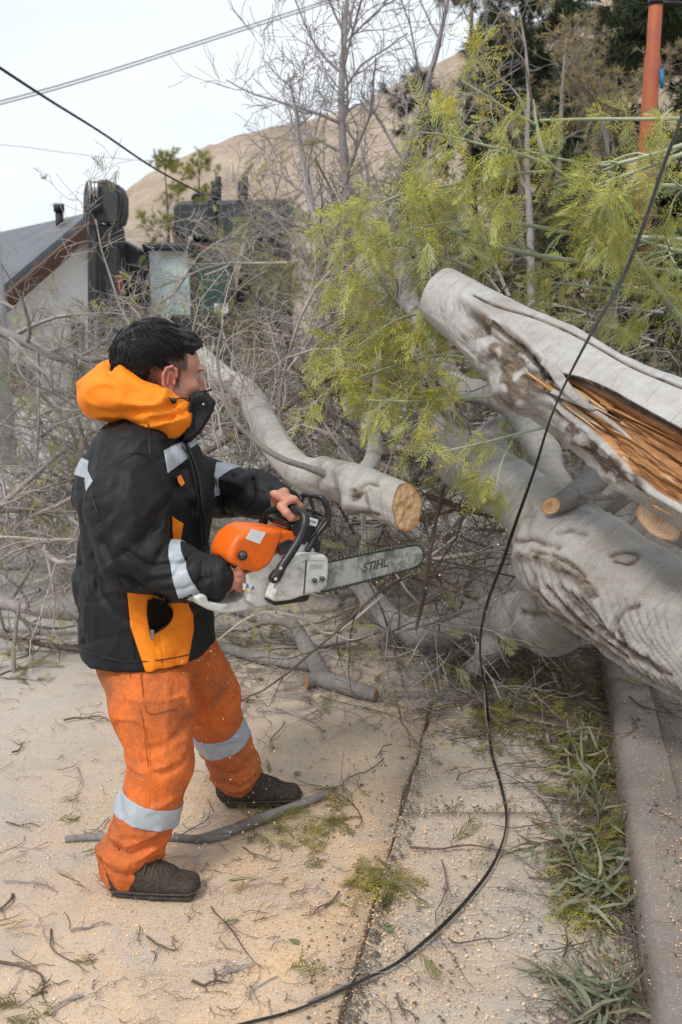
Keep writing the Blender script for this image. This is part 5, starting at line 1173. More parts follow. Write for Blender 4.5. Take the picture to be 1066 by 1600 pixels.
for a_, b_, c_, o_ in ((854, 918, 0, 0), (876, 918, 4, 0), (892, 926, 6, 0), (908, 934, 8, 0), (838, 925, -4, 0)):
    G_([(a_, b_), (a_+22, b_+26), (a_+48, b_+52+c_), (a_+84, b_+82+c_), (a_+124, b_+112+c_)], 4.2, .010, .85); G_([(a_+9, b_-2), (a_+31, b_+22), (a_+60, b_+50+c_), (a_+96, b_+80+c_)], 4.5, -.006)
G_([(958, 1000), (962, 975), (975, 955), (998, 946)], 4, .010, .7); G_([(965, 985), (985, 1010), (1010, 1030), (1050, 1055)], 5, .010, .8); G_([(985, 1010), (1030, 1040), (1080, 1085)], 7, -.012, .3)
G_([(955, 868), (975, 862), (998, 868), (985, 880), (962, 876)], 4, .008, .8); G_([(870, 832), (895, 828), (915, 834)], 5, .008, .5); G_([(1010, 1066), (1012, 1040), (1020, 990), (1045, 945)], 3, .007, .25)
G_([(830, 800), (822, 825), (815, 850)], 7, .010, .2); G_([(800, 870), (803, 900), (812, 940), (822, 958)], 4, -.006, 0); G_([(842, 880), (834, 910), (838, 950)], 4, .006, .5)
for k in range(16):      # fine wrinkles fanning down the flank
    x0 = 812+k*15; G_([(x0, 880+k*5), (x0+16, 920+k*6), (x0+50+k, 965+k*7), (x0+110, 1020+k*8)], 1.9, .0045, .45)
mesh('trunk', V+Nn*d[:, None], Q, bk_B, ft_, attrs={'st': stc, 'scar': np.clip(sc, 0, 1), 'wood': 0*sc, 'crack': np.clip(ck, 0, 1)})
# cut stub above it
st_ = empty('cut_branch', at(900, 770, 3.3), 'dark grey branch with a small pale round cut end on top of the lower trunk', 'branch')
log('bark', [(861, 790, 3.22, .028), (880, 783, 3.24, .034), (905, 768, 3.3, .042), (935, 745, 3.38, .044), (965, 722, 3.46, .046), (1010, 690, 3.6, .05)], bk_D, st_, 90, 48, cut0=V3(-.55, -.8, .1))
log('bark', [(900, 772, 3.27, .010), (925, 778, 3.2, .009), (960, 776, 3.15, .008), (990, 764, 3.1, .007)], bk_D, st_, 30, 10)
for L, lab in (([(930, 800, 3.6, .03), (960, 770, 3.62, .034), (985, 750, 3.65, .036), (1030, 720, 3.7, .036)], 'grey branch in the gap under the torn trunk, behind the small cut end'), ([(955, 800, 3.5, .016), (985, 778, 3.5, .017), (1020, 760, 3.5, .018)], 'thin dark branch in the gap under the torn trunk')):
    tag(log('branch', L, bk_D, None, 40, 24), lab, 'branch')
# ---- the limb just sawn through
cl = empty('sawn_limb', at(520, 760, 3.5), 'pale ringed limb with a fresh orange sawn end above the guide bar', 'limb')
def dispC(V, path, r, stc, sides, n):
    cen = np.repeat(path, sides, 0); N = V-cen; N /= np.linalg.norm(N, axis=1)[:, None]; vis = ((E0-V)*N).sum(1) > 0; P = proj(V)
    d = np.zeros(len(V)); sc = np.zeros(len(V))
    for ln, wd, am, s_ in (([(505, 725), (520, 740), (512, 760)], 12, .016, .15), ([(550, 800), (545, 790), (552, 812)], 12, .03, .3), ([(553, 768), (556, 778), (562, 772)], 5, -.012, .9), ([(560, 765), (575, 755), (590, 758)], 3, -.008, .5), ([(540, 790), (560, 800), (590, 806)], 4, -.008, .5), ([(525, 742), (528, 770), (535, 790)], 4, -.008, .4), ([(570, 770), (578, 800)], 3, -.004, .4)):
        e = np.exp(-(lined(P, ln)/wd)**2)*vis; d += am*e; sc = np.maximum(sc, s_*e)
    return V+N*d[:, None], {'scar': sc, 'wood': 0*sc}
cN = nrm(V3(.70, -.70, .10))
log('bark', [(635, 791, 3.24, .076), (600, 778, 3.31, .076), (562, 762, 3.40, .079), (520, 748, 3.5, .070), (472, 738, 3.62, .062), (436, 702, 3.76, .060), (406, 648, 3.95, .056), (386, 612, 4.1, .052), (352, 590, 4.4, .046), (325, 563, 4.7, .040), (295, 535, 5.0, .030)], bk_C, cl, 300, 120, cut0=cN, disp=dispC)
log('side_branch', [(563, 742, 3.46, .030), (580, 722, 3.5, .030), (586, 690, 3.56, .027), (582, 655, 3.62, .024), (588, 620, 3.7, .020), (592, 560, 3.8, .014)], bk_C, cl, 70, 28)
log('side_branch', [(512, 742, 3.42, .017), (480, 730, 3.4, .013), (440, 716, 3.38, .012), (400, 690, 3.4, .0115), (362, 650, 3.45, .009), (345, 600, 3.5, .007), (340, 550, 3.55, .005), (350, 500, 3.6, .003)], bk_D, cl, 90, 16)
# ---- branch with a brown cut end on the ground
gb_ = empty('ground_branch', gd(520, 1075), 'forked grey branch lying on the road with a brown cut end', 'branch')
def gp(x, y, r): p = gd(x, y, r); return (*p, r)
def glog(name, L, bark, parent, **k): return log(name, np.array([gp(*q) for q in L]), bark, parent, ring=True, **k)
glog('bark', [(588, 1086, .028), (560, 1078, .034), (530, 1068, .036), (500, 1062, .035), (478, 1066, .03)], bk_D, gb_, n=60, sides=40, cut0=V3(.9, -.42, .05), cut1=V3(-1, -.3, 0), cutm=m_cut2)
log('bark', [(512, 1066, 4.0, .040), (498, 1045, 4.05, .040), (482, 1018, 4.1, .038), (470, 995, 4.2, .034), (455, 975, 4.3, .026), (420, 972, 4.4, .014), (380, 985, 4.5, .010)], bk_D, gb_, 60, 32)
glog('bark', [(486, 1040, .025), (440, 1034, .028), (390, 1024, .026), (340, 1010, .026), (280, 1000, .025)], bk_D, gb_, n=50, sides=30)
# sticks by the boots and on the road
def gstick(L, label, name='fallen_stick', bark=None, cut=None, cat='stick', group=None):
    P = smoothpath(np.array([gp(*q) for q in L]), 50); P[:, 3] = np.maximum(P[:, 3], .001); o = log(name, P, bark or bk_D, None, n=50, sides=18, cut0=cut, cutm=m_cut3, ring=True, rough=.12); return tag(o, label, cat, group)
gstick([(514, 1240, .013), (470, 1256, .016), (420, 1275, .019), (370, 1294, .018), (325, 1306, .012), (290, 1309, .005)], 'thick brown stick with a sawn tip lying in front of the boots', cut=V3(.9, -.4, .1))
gstick([(102, 1311, .010), (150, 1308, .011), (200, 1312, .010), (260, 1308, .011), (320, 1312, .010), (360, 1306, .007)], 'long thin straight grey stick lying behind the near boot')
# ================================================================ branches, twigs and leaves
fr = np.random.default_rng(11)
def unit(a): return a/(np.linalg.norm(a, axis=-1, keepdims=True)+1e-12)
def twigs(sp, paths, rad, sides=4, m=0):
    """many short branches at once: paths (K,n,3), rad (K,n)"""
    if not len(paths): return
    K, n, _ = paths.shape; T = unit(np.gradient(paths, axis=1)); ref = np.where(np.abs(T[:, :1, 2:3]) > .9, np.array([1., 0, 0]), np.array([0, 0, 1.])); ref = np.broadcast_to(ref, T.shape)
    N = unit(np.cross(T, ref)); B = np.cross(T, N); th = np.linspace(0, 2*np.pi, sides, endpoint=False)
    V = paths[:, :, None]+rad[:, :, None, None]*(N[:, :, None]*np.cos(th)[:, None]+B[:, :, None]*np.sin(th)[:, None])
    st_ = np.concatenate([np.broadcast_to(np.linspace(0, 1, n)[None, :, None, None], (K, n, sides, 1)), V[..., :2]], -1)
    b0 = (np.arange(K)*n*sides)[:, None, None]; i = (np.arange(n-1)*sides)[None, :, None]; j = np.arange(sides)[None, None]; j1 = (j+1) % sides
    F = np.stack([b0+i+j, b0+i+j1, b0+i+sides+j1, b0+i+sides+j], -1).reshape(-1, 4); sp.add(V.reshape(-1, 3), F, st_.reshape(-1, 3), m)
def walk(p, d, L, n, wander, trop, g=fr):
    """wandering paths from p along d, lengths L"""
    K = len(p); P = np.zeros((K, n, 3)); P[:, 0] = p; d = unit(d); dd = g.normal(0, 1, (K, 3))
    for i in range(1, n):
        dd = dd*.5+g.normal(0, 1, (K, 3)); d = unit(d+dd*wander+np.asarray(trop)); P[:, i] = P[:, i-1]+d*(L/(n-1))[:, None]
    return P
def sprout(paths, rad, k, L, ang=.8, n=6, wander=.22, trop=(0, 0, 0), t0=.15, rr=.55, rend=.3, g=fr, flat=0):
    K, m, _ = paths.shape; t = g.uniform(t0, 1, (K, k)); x = t*(m-1); i = np.clip(x.astype(int), 0, m-2); f = x-i; kk = np.arange(K)[:, None]
    p = paths[kk, i]*(1-f[..., None])+paths[kk, i+1]*f[..., None]; T = unit(paths[kk, i+1]-paths[kk, i]); r = (rad[kk, i]*(1-f)+rad[kk, i+1]*f)*rr
    q = unit(np.cross(T, g.normal(0, 1, (K, k, 3)))); a = g.normal(ang, .22, (K, k, 1)); d = T*np.cos(a)+q*np.sin(a)
    if flat: d[..., 2] *= 1-flat
    Ls = (L*g.uniform(.45, 1.25, (K, k))*(1.15-.5*t)).ravel(); C_ = walk(p.reshape(-1, 3), d.reshape(-1, 3), Ls, n, wander, trop, g)
    rad2 = r.reshape(-1, 1)*np.linspace(1, rend, n)[None]; return C_, np.maximum(rad2, .0005)
def stamp(sp, tpl, pos, X, up, sc, m=0):
    TV, TF = tpl; X = unit(X); Y = unit(np.cross(up, X)); Z = np.cross(X, Y); K = len(pos)
    V = pos[:, None]+sc[:, None, None]*(TV[None, :, 0:1]*X[:, None]+TV[None, :, 1:2]*Y[:, None]+TV[None, :, 2:3]*Z[:, None])
    off = (np.arange(K)*len(TV))[:, None, None]
    for F in TF: sp.add(np.zeros((0, 3)), [], None) if 0 else None
    rn = fr.random(K); A = np.broadcast_to(np.stack([rn, rn*0, rn*0], -1)[:, None], V.shape)
    base = sp.n; sp.V.append(V.reshape(-1, 3)); sp.A.append(A.reshape(-1, 3)); sp.n += K*len(TV)
    for F in TF:
        G = (F[None]+off).reshape(-1, F.shape[1])+base; sp.F.setdefault(F.shape[1], []).append(G); sp.M.setdefault(F.shape[1], []).append(np.full(len(G), m))
def tpl_feather(g, pairs=11, L=.115, pl=.034, ang=.55, wid=.0031, droop=.25):
    """a twice-divided leaf: a thin rachis with paired narrow pinnae"""
    V = []; F = []; c = lambda t: np.array([L*t, .004*math.sin(t*3), -droop*L*t*t])
    def ribbon(pts, w, nrm_=(0, 0, 1)):
        b0 = len(V); pts = np.array(pts)
        for i, p in enumerate(pts):
            T = pts[min(i+1, len(pts)-1)]-pts[max(i-1, 0)]; s = np.cross(T, nrm_); s = s/(np.linalg.norm(s)+1e-9); ww = w[i]/2; V.append(p-s*ww); V.append(p+s*ww)
        for i in range(len(pts)-1): F.append([b0+2*i, b0+2*i+1, b0+2*i+3, b0+2*i+2])
    ribbon([c(t) for t in np.linspace(0, 1, 6)], [.0018]*6)
    for i in range(pairs):
        t = .14+.86*i/(pairs-1)
        for s in (-1, 1):
            a = ang+g.normal(0, .12); l = pl*math.sin(math.pi*(.22+.70*t))*g.uniform(.85, 1.1); d = np.array([math.cos(a), s*math.sin(a), g.normal(.0, .15)]); p = c(t); q = p+d*l*.5; r = p+d*l+np.array([.2*l, 0, -.16*l]); nn = (g.normal(0, .35), g.normal(0, .35), 1)
            ribbon([p, q, r], [wid*.7, wid, wid*.35], nn)
    return np.array(V), [np.array(F)]
def octa(c, r):
    V = [c+np.array(v)*r for v in ((1, 0, 0), (-1, 0, 0), (0, 1, 0), (0, -1, 0), (0, 0, 1), (0, 0, -1))]; F = [(0, 2, 4), (2, 1, 4), (1, 3, 4), (3, 0, 4), (2, 0, 5), (1, 2, 5), (3, 1, 5), (0, 3, 5)]; return V, F
def tpl_raceme(g, n=26, L=.075):
    V = []; T3 = []; Q = []
    for i in range(n):
        t = i/n; c = np.array([L*(.1+.9*t), g.normal(0, .011*(1.1-t)), g.normal(0, .011*(1.1-t))-.012*t*t]); v, f = octa(c, g.uniform(.0016, .0028)); b0 = len(V); V += v; T3 += [[a+b0 for a in q] for q in f]
    return np.array(V), [np.array(T3)]
def tpl_blade(g, L=.085, W=.014, curl=.25, n=5):
    V = []; F = []; bend = g.normal(0, .25)
    for i in range(n+1):
        t = i/n; w_ = W*.5*math.sin(math.pi*min(1, t**.7*1.0))**.8+.0003; c = np.array([L*t, bend*L*t*t, -curl*L*t*t]); V += [c+np.array([0, -w_, .10*w_]), c, c+np.array([0, w_, .10*w_])]
    for i in range(n):
        for k in (0, 1): F.append([3*i+k, 3*i+k+1, 3*i+k+4, 3*i+k+3])
    return np.array(V), [np.array(F)]
def tpl_tuft(g, n=14, L=.09, W=.004, spread=.6):
    V = []; F = []
    for i in range(n):
        d = unit(np.array([1, g.normal(0, spread), g.normal(0, spread)])); s = unit(np.cross(d, g.normal(0, 1, 3))); l = L*g.uniform(.5, 1.1); b0 = len(V); o = np.array([L*.3*g.random(), 0, 0]); V += [o-s*W*.5, o+s*W*.5, o+d*l*.6+s*W*.5-np.array([0, 0, .1*l]), o+d*l*.6-s*W*.5-np.array([0, 0, .1*l]), o+d*l-np.array([0, 0, .25*l])]; F.append([b0, b0+1, b0+2, b0+3])
    T3 = [[f[3], f[2], f[3]+1] for f in F]
    return np.array(V), [np.array(F), np.array(T3)]
feathers = [tpl_feather(fr, 11, .115, .036, .5+.12*k, .0034, .15+.12*k) for k in range(5)]
racemes = [tpl_raceme(fr) for k in range(3)]
blades = [tpl_blade(fr, .080, .0085, c) for c in (.05, .25, -.15, .4)]
tufts = [tpl_tuft(fr) for k in range(4)]
def leaf_mat(name, c1, c2, c3=None, trans=.33, rough=.55):
    m = MB(name, rough, .35); a = nd(m.nt, 'ShaderNodeAttribute'); a.attribute_name = 'st'; sx = nd(m.nt, 'ShaderNodeSeparateXYZ'); m.L(a.outputs['Vector'], sx.inputs[0]); c = m.mix(sx.outputs[0], c1, c2)
    if c3: c = m.mix(m.ramp(sx.outputs[0], .86, .9), c, c3)
    c = m.mix(m.math('MULTIPLY', m.noise(m.coord('World'), 9, 3, .6, 0, (.4, .7)), .5), c, tuple(x*.6 for x in c1)); m.color(c)
    t = nd(m.nt, 'ShaderNodeBsdfTranslucent'); m.L(c, t.inputs[0]); mx_ = nd(m.nt, 'ShaderNodeMixShader'); mx_.inputs[0].default_value = trans; o = m.nt.nodes['Material Output']; m.L(m.b.outputs[0], mx_.inputs[1]); m.L(t.outputs[0], mx_.inputs[2]); m.L(mx_.outputs[0], o.inputs[0]); return m.m
l_aca = leaf_mat('acacia leaf green', (.40, .42, .10), (.56, .56, .20), (.50, .50, .28)); l_dull = leaf_mat('dull acacia green', (.24, .235, .10), (.34, .32, .16), (.36, .29, .18)); l_yel = leaf_mat('yellow acacia buds', (.72, .60, .08), (.56, .52, .09), None, .15)
l_dark = leaf_mat('dark evergreen needles', (.028, .045, .02), (.055, .075, .03), (.09, .085, .04), .12); l_shade = leaf_mat('shade darkened bush leaves', (.055, .08, .03), (.10, .13, .05), (.16, .15, .07), .15); l_dry = leaf_mat('dry ochre foliage', (.42, .33, .16), (.33, .28, .13), (.48, .36, .18)); l_euc = leaf_mat('grey green long leaves', (.17, .19, .11), (.36, .37, .26), (.36, .27, .18)); l_oli = leaf_mat('olive yellow foliage', (.42, .40, .11), (.30, .31, .09), (.46, .40, .12))  # l_shade: bush leaves coloured darker to paint in shade behind the bright sprays
def twig_mat(name, c1, c2): 
    m = MB(name, .85, .2); co = m.coord('World'); m.color(m.mix(m.noise(co, 6, 5, .65, 0, (.35, .65)), c1, c2)); m.bump(m.noise(co, 160, 3), .3, .002); return m.m
t_grey = twig_mat('bare grey twigs', (.36, .32, .305), (.22, .195, .185)); t_pale = twig_mat('pale beige twigs', (.50, .44, .39), (.34, .29, .25)); t_brown = twig_mat('dark brown twigs', (.17, .125, .10), (.09, .068, .055)); t_green = twig_mat('pale green acacia stems', (.42, .45, .32), (.31, .34, .22)); t_tree = twig_mat('grey purple bark', (.36, .33, .325), (.24, .215, .21))
def leafset(sp, P, D, tpls, sc=(.8, 1.2), droop=.5, spread=.5, up=None, m=0):
    """leaves at points P, pointing along D"""
    K = len(P); D = unit(unit(D)+fr.normal(0, spread, (K, 3))+np.array([0, 0, -droop])); U = unit(fr.normal(0, .6, (K, 3))+np.array([0, 0, 1.])); ix = fr.integers(0, len(tpls), K)
    for k in range(len(tpls)):
        w_ = ix == k
        if w_.any(): stamp(sp, tpls[k], P[w_], D[w_], U[w_], fr.uniform(*sc, w_.sum()), m)
def along(paths, k, t0=.2, t1=1.):
    K, m, _ = paths.shape; t = fr.uniform(t0, t1, (K, k)); x = t*(m-1); i = np.clip(x.astype(int), 0, m-2); f = x-i; kk = np.arange(K)[:, None]
    return (paths[kk, i]*(1-f[..., None])+paths[kk, i+1]*f[..., None]).reshape(-1, 3), (paths[kk, i+1]-paths[kk, i]).reshape(-1, 3)
# ---------------------------------------------------------------- standing trees behind
def tree(name, trunk, r0, label, levels, bark, leaf=None, n0=14, trop=(0, 0, .06), wander=.16, group=None, cat='tree', rend=.12):
    """trunk: path points; levels: list of (children, length, angle); leaf: (material, templates, per twig, scale, droop)"""
    P = smoothpath(np.array(trunk, float), n0)[None]; Rd = (r0*np.linspace(1, rend, n0))[None]; T_ = empty(name, (P[0, 0, 0], P[0, 0, 1], P[0, 0, 2]), label, cat, group)
    sp = Soup(); twigs(sp, P, Rd, 12); sp.build('trunk', bark, T_); sp = Soup(); cur, rad = P, Rd; lv = []
    for k, (c, L, a) in enumerate(levels):
        cur, rad = sprout(cur, rad, c, L, a, 7 if k < 2 else 5, wander*(1+.35*k), trop, .12 if k == 0 else .18, .50, .35); rad = np.maximum(rad, .0022); twigs(sp, cur, rad, 6 if k == 0 else 4 if k == 1 else 3); lv.append(cur)
    sp.build('crown' if leaf is None else 'limbs', bark, T_)
    if leaf:
        mt, tp, per, sc, dr = leaf; p, d = along(lv[-1], per, .2); sp = Soup(); leafset(sp, p, d, tp, sc, dr, .45); sp.build('foliage', mt, T_, False)
    return T_
def gp3(px, py, Y): return at(px, py, Y)
def base(px, Y): p = at(px, 600, Y); return np.array([p[0], p[1], -.03])
tree('bare_tree', [base(556, 8.2), gp3(548, 430, 8.2), gp3(541, 300, 8.1), gp3(533, 160, 8.1), gp3(541, 20, 8.2), gp3(548, -160, 8.2)], .066, 'tall bare leafless tree with a thin straight grey trunk rising in the middle', [(24, 1.25, .8), (8, .6, .7), (5, .28, .7)], t_tree)
tree('bare_tree', [base(600, 9.2), gp3(610, 420, 9.2), gp3(628, 260, 9.2), gp3(672, 120, 9.3), gp3(705, -20, 9.3), gp3(720, -120, 9.3)], .066, 'bare leafless tree leaning right with dark crossing boughs', [(17, 1.15, .85), (7, .6, .7), (5, .28, .7)], t_tree)
tree('bare_tree', [base(505, 7.6), gp3(500, 430, 7.6), gp3(492, 340, 7.6), gp3(470, 220, 7.7), gp3(452, 120, 7.8)], .05, 'small bare leafless tree with tangled low boughs left of the tall one', [(16, 1.0, .9), (8, .5, .8), (5, .24, .7)], t_tree)
tree('bare_tree', [base(838, 7.2), gp3(830, 420, 7.2), gp3(823, 250, 7.2), gp3(826, 120, 7.2), gp3(812, 20, 7.3)], .05, 'bare tree with pinkish brown trunk behind the green sprays', [(9, .7, .6), (6, .4, .7), (5, .2, .7)], t_tree, (l_dry, tufts, 2, (.5, .9), .2))
# dark evergreens, upper right
for tx, Y, top, w_, lab, dens in ((815, 17, -140, 2.3, 'dark evergreen tree at the top right of centre, behind the bare boughs', 6), (960, 15, -220, 2.2, 'dark evergreen tree just left of the orange post', 6), (1085, 13.5, -250, 2.1, 'dark evergreen tree behind the orange post at the right edge', 7), (1200, 15, -200, 2.3, 'dark evergreen tree outside the right edge, only its boughs reaching in', 6), (735, 21, -40, 1.7, 'small dark evergreen tree beside the bare trees at the skyline', 5)):
    tree('evergreen_tree', [base(tx, Y), gp3(tx+4, 330, Y), gp3(tx-3, 150, Y), gp3(tx+3, 20, Y), gp3(tx, top, Y)], .16, lab, [(16, w_, 1.15), (9, .85, .8), (dens, .36, .7)], t_brown, (l_dark, tufts, 5, (1.5, 3.0), .45), trop=(0, 0, .01))
tree('dry_shrub', [base(870, 9.5), gp3(868, 400, 9.5), gp3(875, 230, 9.5), gp3(880, 120, 9.5), gp3(885, 60, 9.6)], .07, 'grey branched tree with dry ochre flower sprays below the dark evergreens', [(13, 1.1, .7), (8, .5, .7), (5, .22, .7)], t_grey, (l_dry, tufts, 1, (.6, 1.1), .2))
tree('dry_shrub', [base(960, 9.0), gp3(958, 400, 9.0), gp3(950, 240, 9.0), gp3(935, 120, 9.0)], .06, 'grey branched tree with dry ochre tufts beside the orange post', [(12, 1.0, .7), (8, .45, .7), (5, .22, .7)], t_grey, (l_dry, tufts, 2, (.6, 1.1), .2))
tree('olive_tree', [base(262, 21), gp3(264, 420, 21), gp3(262, 330, 21), gp3(258, 270, 21)], .08, 'slender yellow green tree behind the machine, left of its bucket', [(16, .7, .6), (7, .35, .6), (4, .22, .6)], t_brown, (l_oli, tufts, 6, (.8, 1.3), .1))
tree('olive_tree', [base(302, 22), gp3(304, 400, 22), gp3(310, 310, 22), gp3(312, 265, 22)], .08, 'yellow green tree top showing above the raised bucket', [(14, .7, .6), (7, .35, .6), (4, .22, .6)], t_brown, (l_oli, tufts, 6, (.8, 1.3), .1))
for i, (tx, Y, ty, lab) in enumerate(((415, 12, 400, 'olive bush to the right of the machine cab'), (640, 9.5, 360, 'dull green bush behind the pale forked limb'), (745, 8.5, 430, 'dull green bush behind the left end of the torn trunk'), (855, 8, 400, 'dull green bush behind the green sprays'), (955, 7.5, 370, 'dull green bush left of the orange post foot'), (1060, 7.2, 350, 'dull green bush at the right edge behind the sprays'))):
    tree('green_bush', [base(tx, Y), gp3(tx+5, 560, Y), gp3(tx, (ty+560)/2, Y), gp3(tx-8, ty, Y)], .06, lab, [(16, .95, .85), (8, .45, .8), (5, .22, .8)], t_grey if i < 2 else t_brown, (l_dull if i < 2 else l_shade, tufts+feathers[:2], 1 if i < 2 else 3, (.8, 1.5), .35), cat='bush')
# ---------------------------------------------------------------- brushwood: bare fallen branches
def fallen(p0, d0, L, r0, lv, bark, label, group, leaf=None, n0=10, wander=.16, trop=(0, 0, -.01), name='fallen_branch', zmin=.01):
    P = walk(np.array([p0]), np.array([d0]), np.array([L]), n0, wander*.7, trop); Rd = r0*np.linspace(1, .25, n0)[None]; sp = Soup(); P[..., 2] = np.maximum(P[..., 2], zmin); twigs(sp, P, Rd, 7); cur, rad = P, Rd; last = P
    for k, (c, l, a) in enumerate(lv):
        cur, rad = sprout(cur, rad, c, l, a, 6, wander*(1.2+.3*k), trop, .1, .6, .3); cur[..., 2] = np.maximum(cur[..., 2], zmin+.004*fr.random()); rad = np.maximum(rad, .0011); twigs(sp, cur, rad, 4 if k < 1 else 3); last = cur
    o = sp.build(name, bark); tag(o, label, 'branch', group)
    if leaf:
        mt, tp, frac, per, sc = leaf; pick = last[fr.random(len(last)) < frac]
        if len(pick): p, d = along(pick, per, .5); s2 = Soup(); leafset(s2, p, d, tp, sc, .3, .5); s2.build('foliage', mt, o, False)
    return o
GL = 'bare grey fallen branches in the tangle at the left, behind the worker'; GM = 'bare grey fallen branches in the tangle at the centre, behind the sawn limb'
LL = 'bare twiggy fallen branch in the tangle left of the worker'; LM = 'bare grey fallen branch in the tangle behind the sawn limb'
for i in range(44):        # left of the worker and behind his head
    px = fr.uniform(-120, 330); Y = fr.uniform(4.7, 7.6); z = fr.uniform(.05, .85)*min(1, (Y-3.9)/2.0); p = at(px, 700, Y); p[2] = z; a = fr.uniform(0, 2*np.pi)
    d = np.array([math.cos(a), math.sin(a)*.5, fr.uniform(-.1, .45)]); fallen(p, d, fr.uniform(.9, 1.8), fr.uniform(.010, .022), [(8, .55, .8), (6, .30, .75), (4, .15, .7)], t_grey if i % 3 else t_pale, LL, GL, (l_oli if i % 2 else l_dull, feathers[:3]+racemes[:1], .10, 2, (.5, .9)))
for i in range(50):        # centre
    px = fr.uniform(330, 830); Y = fr.uniform(4.3, 6.8); z = fr.uniform(.05, 1.25); p = at(px, 700, Y); p[2] = z; a = fr.uniform(0, 2*np.pi)
    d = np.array([math.cos(a), math.sin(a)*.5, fr.uniform(-.3, .8)]); fallen(p, d, fr.uniform(.9, 1.9), fr.uniform(.010, .022), [(8, .55, .8), (6, .30, .75), (4, .15, .7)], (t_grey, t_brown, t_grey, t_pale)[i % 4], LM, GM, (l_dull, feathers[:3], .08, 2, (.5, .9)))
for i in range(40):        # low and dark under the limbs, nearer
    px = fr.uniform(600, 850) if i % 3 else fr.uniform(420, 600); Y = fr.uniform(3.8, 4.9)+(0 if i % 3 else .7); p = at(px, 900, Y); p[2] = fr.uniform(.03, .55); a = fr.uniform(0, 2*np.pi)
    d = np.array([math.cos(a), math.sin(a)*.6, fr.uniform(-.2, .5)]); fallen(p, d, fr.uniform(.6, 1.1), fr.uniform(.004, .009), [(8, .4, .8), (6, .2, .8)], (t_grey, t_brown)[i % 2], 'thin bare fallen branch low under the sawn limb', 'thin bare branches low under the sawn limb', (l_dull, feathers[:3], .10, 2, (.6, 1.)))
for i in range(20):        # high, loose twigs in front of the machine and the house
    px = fr.uniform(10, 470); Y = fr.uniform(5.5, 8.0); p = at(px, 700, Y); p[2] = fr.uniform(.7, 1.75)+(.1 if px > 150 else -.2); a = fr.uniform(0, 2*np.pi)
    d = np.array([math.cos(a), math.sin(a)*.4, fr.uniform(-.3, .35)]); fallen(p, d, fr.uniform(.7, 1.3), fr.uniform(.008, .014), [(8, .5, .8), (6, .28, .75), (4, .14, .7)], (t_grey, t_tree, t_brown)[i % 3], 'loose bare branch high in the tangle in front of the machine', 'loose bare branches high in front of the machine', (l_oli, feathers[:3]+racemes[:1], .14, 2, (.5, .9)))
for i in range(12):        # pale fine twigs just beyond the worker's face
    p = at(fr.uniform(325, 420), fr.uniform(620, 720), fr.uniform(3.6, 4.3)); d = np.array([fr.uniform(-.5, .5), fr.uniform(-.2, .2), 1]); fallen(p, d, fr.uniform(.4, .8), .0035, [(5, .30, .5), (4, .14, .6)], t_pale, 'pale thin upright twig in front of the tangle beside the man\'s face', 'pale thin twigs beside the face', wander=.3)
def named(L, bark, label, lv, leaf=None, name='fallen_branch', group=None, sides=10):
    P = smoothpath(PP(L), 24); path = P[None, :, :3]; rad = P[None, :, 3]; sp = Soup(); twigs(sp, path, rad, sides); cur, rd = path, rad; last = path
    for c, l, a in lv: cur, rd = sprout(cur, rd, c, l, a, 6, .22, (0, 0, -.01), .1, .5, .3); rd = np.maximum(rd, .001); cur[..., 2] = np.maximum(cur[..., 2], .004); twigs(sp, cur, rd, 4); last = cur
    o = sp.build(name, bark); tag(o, label, 'branch', group)
    if leaf: 
        mt, tp, frac, per, sc = leaf; pick = last[fr.random(len(last)) < frac]; p, d = along(pick, per, .5); s2 = Soup(); leafset(s2, p, d, tp, sc, .3, .5); s2.build('foliage', mt, o, False)
    return o
named([(-60, 935, 4.5, .030), (20, 946, 4.5, .028), (70, 958, 4.5, .024), (130, 966, 4.55, .022), (230, 990, 4.6, .018)], t_grey, 'thick grey branch running behind the jacket hem at the left edge', [(8, .5, .8), (4, .25, .7)])
named([(-40, 985, 4.3, .012), (30, 998, 4.3, .012), (90, 1012, 4.3, .010), (150, 1015, 4.3, .008)], t_brown, 'dark thin branch below the thick grey one at the left edge', [(9, .35, .8), (4, .16, .7)])
named([(-60, 1010, 4.0, .010), (14, 1075, 4.05, .010), (22, 1010, 4.1, .009), (30, 940, 4.15, .006)], t_grey, 'upright crooked twig at the lower left beside the road edge', [(5, .3, .8)])
named([(-40, 500, 5.2, .028), (40, 535, 5.2, .026), (110, 562, 5.2, .024), (200, 556, 5.3, .016)], t_grey, 'thick dark grey branch crossing in front of the white house wall', [(10, .7, .8), (6, .35, .8), (4, .15, .7)])
named([(300, 720, 4.8, .014), (420, 650, 4.9, .016), (520, 600, 5.0, .015), (640, 560, 5.1, .010)], t_brown, 'dark brown branch rising to the right across the centre tangle', [(9, .6, .7), (6, .3, .8), (3, .15, .7)])
named([(650, 985, 3.75, .006), (662, 930, 3.75, .009), (674, 850, 3.8, .009), (692, 760, 3.9, .007)], t_brown, 'dark upright branch between the bar tip and the black cable', [(7, .4, .8), (5, .2, .8)])
named([(668, 775, 3.9, .013), (700, 785, 3.9, .012), (740, 800, 3.9, .009), (790, 812, 3.9, .006)], t_brown, 'dark short branch right of the orange sawn end', [(7, .35, .8), (5, .2, .8)])
named([(330, 1008, 3.9, .004), (400, 960, 3.8, .006), (470, 965, 3.8, .007), (520, 990, 3.8, .006), (600, 930, 3.8, .004)], t_pale, 'thin arching pale twig under the chainsaw', [(10, .3, .8), (5, .15, .8)], (l_aca, feathers[:3], .35, 2, (.5, .9)))
